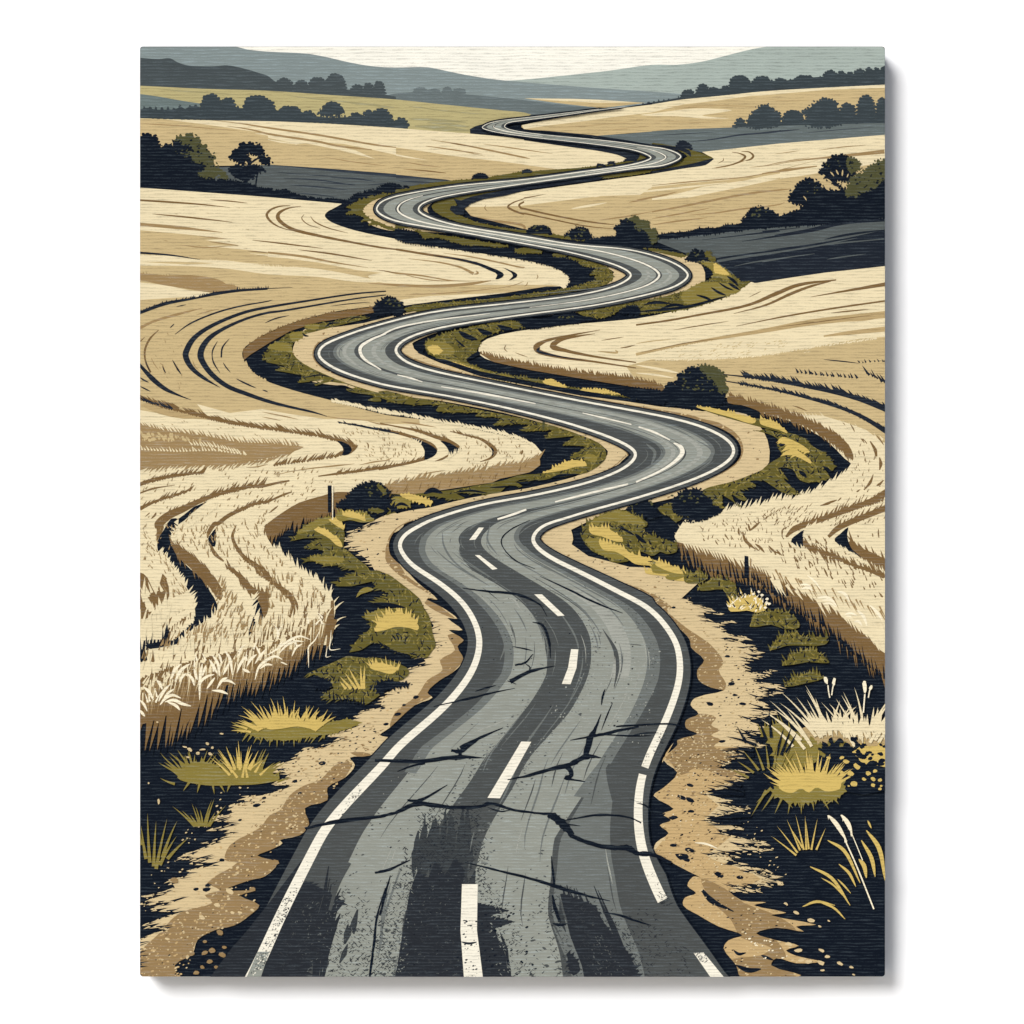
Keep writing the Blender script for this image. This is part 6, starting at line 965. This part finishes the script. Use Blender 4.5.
road = part('road', ROOT, [('NV', [rim]), ('RD1', [asphalt]),
    ('RD0', [lanestrip([(0, -.10, .09), (2, -.08, .08), (3, -.06, .05), (4, -.02, -.01)], 0, 4)]),
    ('RD3', [ra, rb_]), ('RD2', [rc, lanestrip([(0, .69, .74), (3, .70, .76), (5, .74, .78), (7, .84, .85)], 0, 7), lanestrip([(7, .84, .86), (9, .86, .9), (12, .88, .91), (16, .9, .92)], 7, 16)]),
    ('RD2', [lanestrip([(a, b - .015, b + .03) for a, b, c in bandA], 6, 40), lanestrip([(a, c - .03, c + .01) for a, b, c in bandB], 6, 30), st('Q12 170,60 160,110 185,170 240,205', 2), st('Q12 250,50 255,100 300,170 440,265', 2), st('Q12 440,370 480,430 500,500 480,560', 2.4), st('Q12 440,20 430,80 470,140', 2), st('Q21 240,640 300,680 300,720 250,760', 2), st('Q21 40,655 75,690 60,740', 3), st('Q01 840,270 880,320 980,370', 2), st('Q11 600,60 800,40 1000,20', .8)]),
    ('RD4', [lanestrip(thin([q for q in bandB if q[0] >= 7], .36), 9, 13), lanestrip(thin(bandA, .4), 22, 44), lanestrip(thin(bandB, .4), 22, 44), st('Q12 480,320 530,315 560,350', 1.6), st('Q12 370,850 450,820 530,788', 1), st('Q12 560,740 580,730 600,725', .8)] + tex),
    ('RD2', streaks(46, 0, 16, .1, .92, 2.4, 2.6) + streaks(40, 16, 40, .12, .9, 3.4, 2.4) + grit(bandA, 1, 170, 1, 16, .02, 1.5) + grit(bandB, 0, 170, 1, 16, .02, 1.5)),
    ('RD1', streaks(26, 0, 14, .1, .92, 1.6, 1.6) + streaks(16, 16, 30, .2, .85, 2.0, 1.6) + grit(bandA, 0, 190, .5, 14, .03, 1.4) + grit(bandB, 0, 220, .5, 12, .035, 1.5) + grit(bandA, 1, 220, .5, 8, .035, 1.5) + grit(bandB, 1, 160, 1, 14, .025, 1.4)),
    ('RD4', streaks(20, 1, 15, .12, .9, 1.3, 1.4) + specks(g('Q12 560,980 700,800 800,620 1000,560 Q22 60,560 40,760 Q13 800,60 640,120 520,40'), 120, .4, 1.2, .7) + specks(g('Q13 0,180 150,60 260,60 200,240 100,420 0,420'), 60, .4, 1.1, .7)),
    ('RDM', [*[st([(tx, ty), ((tx + bx) / 2 + R.uniform(-1, 1), (ty + by) / 2), (bx, by)], R.uniform(3, 7), 't', .3, 4) for tx, ty, bx, by in [(423 + 50 * u - 3 + R.uniform(-2, 2), 806 + R.uniform(0, 26), 414 + 54 * u + R.uniform(-2, 2), 872 + R.uniform(0, 12)) for u in [k / 24 for k in range(25)]]]] + hatch(g('Q13 150,250 420,250 420,520 120,560'), 260, 4, 1.2) + streaks(26, 0, 4, .44, .50, 5, 1.0) + streaks(22, 0, 3.4, .12, .2, 5, .9) + streaks(22, 0, 3, .70, .80, 5, .9)),
    ('RD0', [rag('Q13 60,960 95,740 120,600 150,520 190,560 220,480 260,540 300,470 335,520 335,575 340,640 390,652 520,680 430,702 540,725 430,760 500,830 480,870 530,960', 1.2, 3, 0, 1), *[st([(330 + R.uniform(-4, 6) + 12 * u, 872 + 40 * u + R.uniform(-10, 6)), (318 + 14 * u, 930 + R.uniform(-10, 10)), (312 + 10 * u, 985)], R.uniform(2, 5), 't', .3, 4) for u in [k / 10 for k in range(11)]], *[st([(560 + 36 * u + R.uniform(-2, 2), 888 + R.uniform(-8, 16)), (576 + 42 * u, 940 + R.uniform(-10, 10)), (588 + 52 * u, 990)], R.uniform(2, 6), 't', .3, 4) for u in [k / 14 for k in range(15)]], *[st([(478 + 20 * u + R.uniform(-3, 3), 905 + 30 * u + R.uniform(-8, 12)), (482 + 24 * u, 950), (486 + 26 * u, 990)], R.uniform(2, 5), 't', .3, 4) for u in [k / 9 for k in range(10)]], rag('Q13 720,615 800,640 860,660 900,740 1000,860 1040,960 830,960 760,780', 1.4, 3, 20, 1), rag('Q03 520,960 600,760 650,640 700,560 860,645 790,700 800,760 750,850 690,960', 1.6, 3, 0, 1), rag('Q13 750,850 780,870 800,920 770,940 755,900', 1.2, 2.4)]
         + hatch(bottom, 420, 3.4, .9) + hatch(g('Q03 860,720 1024,720 Q13 80,720 60,948 Q03 760,948'), 200, 3.6, 1.1) + hatch(g('Q13 190,262 400,266 370,480 150,500'), 330, 3.4, 1.1) + hatch(g('Q13 20,560 150,480 110,720 60,948 0,948'), 200, 3, .9) + hatch(g('Q13 360,480 460,560 520,700 640,948 500,948 350,640'), 230, 3, .9) + hatch(g('Q13 640,640 760,620 820,948 700,948'), 90, 3, .9) + hatch(g('Q13 860,660 1000,760 Q23 60,948 Q13 1000,948'), 150, 3.2, 1) + hatch(g('Q03 700,560 860,560 1000,700 1000,948 740,948'), 240, 3, .9) + hatch(g('Q23 0,640 200,800 230,948 Q13 860,948'), 170, 3.4, 1.0)),
    ('NV', specks(near_specks, 90, .5, 1.5, .6) + specks(g('Q13 380,640 560,640 640,948 400,948'), 70, .7, 2.2, .6) + specks(g('Q12 300,600 700,900 1000,600 900,300 500,250'), 26, .5, 1.1, .6) + specks(g('Q12 900,450 Q22 40,500 40,800 Q12 900,1000'), 18, .6, 1.5, .6)),
    ('RD0', hatch(g('Q13 90,420 430,420 420,600 80,640'), 260, 3.6, 1.1)),
    ('RDM', hatch(g('Q13 110,520 330,520 320,940 70,940'), 170, 3.4, .9) + hatch(g('Q13 740,640 860,680 980,940 830,940'), 90, 3.4, .9) + hatch(g('Q03 660,640 800,620 780,860 560,940'), 110, 3.4, .9)),
    ('RD3', hatch(g('Q13 60,560 150,520 100,940 50,940'), 60, 2.6, .8) + hatch(g('Q13 420,640 540,700 540,940 450,940'), 60, 2.6, .8)),
    ('RD2', ticks(g('Q03 640,760 720,640 1000,560 1000,948 700,948'), 130, 2.4, .7, 40, 60) + ticks(g('Q13 100,500 330,500 330,940 60,940'), 70, 2, .6, 35, 60) + ticks(g('Q13 830,700 1000,948 850,948'), 50, 2.2, .7, -35, 60)),
    ('RD1', [st('Q12 890,435 940,520 950,590 935,672', [.4, 4, 3.4, .4]), st('Q03 800,680 830,580 880,490', [3, 4, 3]), st('Q03 755,690 775,620', 2), st('Q13 50,600 80,510', 1.4), st('Q13 715,620 735,690 750,730', 2)]),
    ], 'winding grey asphalt road with dark wheel tracks')
def child(name, items, label=None): return part(name, road, items, label)
EW = [(a, b * (1 if a < 12 else .84 if a < 38 else .74)) for a, b in [(0, 13.5), (1, 12.5), (3, 11), (5, 9.5), (7, 7.6), (9, 6.6), (12, 6.0), (14, 5.0), (17, 4.4), (20, 2.6), (23, 2.6), (25, 3.8), (27, 2.8), (30, 1.9), (34, 3.2), (37, 2), (40, 1.6), (43, 2.6), (46, 1.5), (51, 2.2), (55, 1.3), (61, 1.5), (66, .7), (69, .9), (74, .35)]]
def edge(side, s0, s1, fr=1.0):
    p = (Lp if side < 0 else Rp)[idx(s0):idx(s1) + 1]
    return st(p[::1], [key(EW, s0 + (s1 - s0) * k / 60)[0] * fr for k in range(61)], 'n', 0, 1)
worn = []
child('edge_line', [('WHT', [edge(-1, 0, 40), edge(-1, 39.9, 74)]), ('RD3', [g('Q03 464,955 522,955 558,845 512,845')]), ('WHT', specks(g('Q03 480,940 520,940 556,850 515,850'), 30, .5, 1.3, .7)), ('RD0', ticks(g('Q03 480,940 570,740 610,620 650,640 600,760 540,900'), 150, 2.2, .9, 30, 60) + specks(g('Q03 590,740 640,600 670,600 620,720'), 40, .5, 1.3, .7) + ticks(g('Q03 830,300 910,180 930,200 850,310'), 26, 2.4, .8, 45, 20) + specks(g('Q03 640,600 800,330 830,340 680,590'), 12, .4, 1.0))], 'worn white line along the left edge of the road')
child('edge_line', [('WHT', [edge(1, 5.0, 6.9), edge(1, 7.08, 40), edge(1, 39.9, 74), edge(1, 3.3, 4.97), g('Q23 230,850 270,848 352,948 380,985 320,985 298,948')]),
    ('RD0', ticks(g('Q23 80,610 110,600 145,660 100,670'), 40, 2.2, .9, 40, 60) + ticks(g('Q23 30,520 70,520 100,600 70,600'), 14, 1.6, .7, 40, 60) + ticks(g('Q23 230,850 270,850 290,890 260,890'), 30, 2.4, .9, 40, 60) + ticks(g('Q22 60,930 100,840 130,830 90,940'), 34, 2.2, .8, 20, 60) + ticks(g('Q23 0,100 40,50 70,60 30,110'), 12, 1.6, .7, 20, 60))], 'broken white line along the right edge of the road')
for s in ('Q13 328,575 391,575 388,760 412,950 420,985 342,985 336,950 322,760', 'Q13 565,5 605,6 480,232 430,230', 'Q12 764,516 793,517 786,590 762,656 727,655 752,590', 'Q12 617,297 648,297 738,382 711,384', 'Q12 380,140 398,140 470,195 450,199', 'Q12 395,30 416,30 382,78 357,80'):
    it = [('WHT', [g(s)])]
    if 'Q13 328' in s: it.append(('RD0', specks(g('Q13 330,720 385,720 405,948 340,948'), 46, .5, 1.8, .6) + [st('Q13 325,805 355,812 388,806', 2.4)]))
    child('centre_dash', it)
for s, w in (('Q11 470,957 530,938 585,918', [1.8, 2.4, 1.8]), ('C5 440,815 600,775 800,725 1024,672', [1.2, 2, 2, 1.8]), ('Q21 0,808 100,762 160,722 185,690 178,668 150,652', [1.8, 2.2, 3.2, 4.6, 4, 1]), ('Q11 810,532 900,553 1005,578', [.8, 1.8, 1]), ('Q21 10,588 70,608 135,640', [1.4, 2.2, 1.2]), ('Q11 245,427 430,458 622,495', [.8, 2, 1]), ('Q11 70,380 120,392 170,408', [.8, 1.8, .8]),
             ('Q01 1024,215 960,242 922,272 930,308 1005,360', [1.4, 2.4, 3.4, 3, 1]), ('Q11 0,225 60,195 200,165 440,135', [1.8, 1.6, 1.5, .6])):
    child('centre_dash', [('WHT', [st(s, w)])])
for s0, s1, w in ((39.2, 47.6, [.6, 1.2, 1.6, 2.4, 2.8, 2.2, 1.6, 1.3, 1.1]), (47.65, 54.6, [1.1, 1.4, 2, 2.2, 2, 1.4, .6]), (58, 64, [.4, .9, 1.3, 1.5, 1.2, .8, .3]), (66, 69.6, [.3, 1, 1.3, 1, .3])):
    child('centre_dash', [('WHT', [st([lane(i, .5) for i in range(idx(s0), idx(s1) + 1)], [v * .78 for v in w], 't', 0, 1)])])
cracks = [
 [('Q03 700,352 830,325 1024,302 Q13 0,305 60,290 150,255 280,268 400,265 440,252 520,275 600,288 690,296', [2, 4, 2.6, 2.4, 3, 5, 3.4, 3, 3.6, 2.6, 2, 3]), ('Q13 110,240 160,240 270,178', [2, 3.4, .6]), ('Q13 430,268 480,284 520,280', 1.4)],
 [('Q13 340,488 450,515 600,552 720,590 830,622 920,642', [.6, 2, 2.6, 4, 2.4, .6])],
 [('Q13 -20,80 170,84 300,68 410,70', [2.4, 4.4, 5, .6]), ('Q13 70,125 120,105 180,90', [.6, 2, 2.6]), ('Q13 285,40 320,45 395,-5', [2.6, 4, 1.4]), ('Q13 310,30 320,60 300,80', 3.4), ('Q12 320,910 400,870 492,830', [4, 2.6, .6])],
 [('Q12 215,745 350,715 450,690 540,672', [.8, 2, 1.6, .4]), ('Q12 380,685 420,672 465,660', 1.6)],
 [('Q12 510,642 545,656', 4), ('Q12 520,645 600,605 700,583', [4.4, 3.4, .6]), ('Q12 540,580 580,570 612,535', [1.8, 2, .6]), ('Q12 580,572 600,590 590,610', 1.4), ('Q12 530,505 580,515 610,522', 1.4)],
 [('Q12 570,1026 660,1000 740,985 830,945 885,950', [1.4, 2.6, 4.4, 5, .6]), ('Q12 820,945 838,880 862,830 884,775', [5, 6, 3, .6]), ('Q12 760,880 860,862 940,845 Q22 10,825', [.6, 3, 3, 2]), ('Q12 840,855 1000,862 Q22 60,862', 1.6), ('Q13 510,158 600,140 720,105 790,90', [1, 2.4, 4, 3.4]), ('Q13 750,100 765,140 740,150 820,165', [6, 4, 3, 1])],
 [('Q12 330,272 430,285 540,295 600,315 655,345', [.6, 2, 2.6, 2, .5]), ('Q12 540,295 640,340 668,385', [1.4, 1.2, .5])],
 [('Q12 610,408 650,420 675,480 682,552', [.6, 2.4, 2.6, .5]), ('Q12 655,430 690,434', 1.2)],
 [('Q12 640,225 760,280 860,330 970,372', [.5, 1.8, 2, .5])],
 [('Q12 600,0 520,40 487,75 490,105 540,160 620,195', [.5, 1.2, 1.2, 1, 1.2, .4])],
 [('Q12 885,740 890,705 900,675', 2), ('Q12 930,730 908,780 885,840', 1.4)],
 [('Q13 670,300 700,310 740,345 770,380', [4, 9, 8, 5]), ('Q13 700,330 740,335 800,342', 1.6), ('Q13 760,380 850,415 940,430 Q23 -30,430 0,450 70,458 140,490', [4, 4, 5, 6, 5, 4, 3]), ('Q13 740,320 880,298 1000,310 Q23 20,330', [1, 2.4, 1.6, 1.4])],
 [('Q13 685,462 690,520 697,575', [.5, 2.4, 2]), ('Q13 690,618 700,670 718,725', [1.4, 3.6, 3]), ('Q13 690,732 720,738 748,732', 3)],
 [('Q13 -20,530 40,515 122,478', [2, 3, .8]), ('Q13 0,700 20,620 42,540', [2, 3, .8])],
 [('Q03 958,960 975,820 990,700 1022,590', [2, 2.6, 2.2, .6])],
 [('Q13 900,688 960,700 Q23 0,722 60,740', [.8, 2.4, 2, .8])],
 [('Q22 -80,825 30,818 180,824 Q23 230,0', [1.6, 2, 1.6, .4]), ('Q22 -20,862 30,852 90,850', 1.4), ('Q23 0,250 40,262 70,300', 1.4), ('Q13 1000,235 Q23 20,250', 1.2), ('Q12 1000,495 Q22 20,500', 2)],
]
for c in cracks:
    child('crack', [('NV', [st(s, w, 't', .25) for s, w in c])])

# ---------------------------------------------------------------- camera and light
cam = bpy.data.cameras.new('camera'); co = bpy.data.objects.new('camera', cam); COL.objects.link(co)
D = 3.0
cam.sensor_width = 36; cam.lens = 36 * D / (1024 * U); cam.clip_start = 0.05; cam.clip_end = 200
co.location = ((512 - CX) * U, -(DEPTH + D), BASE_Z + (Y1 - 512) * U); co.rotation_euler = (math.radians(90), 0, 0)
SC.camera = co
SUN_EL, SUN_AZ = 31.0, 33.0         # above the horizon; towards the left of straight in front of the wall
d = Vector((-math.sin(math.radians(SUN_AZ)) * math.cos(math.radians(SUN_EL)), -math.cos(math.radians(SUN_AZ)) * math.cos(math.radians(SUN_EL)), math.sin(math.radians(SUN_EL))))
sl = bpy.data.lights.new('sun', 'SUN'); sl.energy = 2.0; sl.angle = math.radians(26); sl.color = (0.975, 0.985, 1.0)
so = bpy.data.objects.new('sun', sl); COL.objects.link(so); so.rotation_euler = d.to_track_quat('Z', 'Y').to_euler(); so.location = (-1, -4, 4)
w = bpy.data.worlds.new('World'); SC.world = w; w.use_nodes = True
nt = w.node_tree; bg = nt.nodes['Background']; sky = nt.nodes.new('ShaderNodeTexSky'); sky.sky_type = 'NISHITA'; sky.sun_disc = False
sky.sun_elevation = math.radians(SUN_EL); sky.sun_rotation = math.radians(180 + SUN_AZ); sky.dust_density = 2.0; sky.ozone_density = 1.0
nt.links.new(sky.outputs[0], bg.inputs[0]); bg.inputs[1].default_value = 0.05
SC.view_settings.view_transform = 'Standard'; SC.view_settings.look = 'None'; SC.view_settings.exposure = 0.74; SC.view_settings.gamma = 1.0
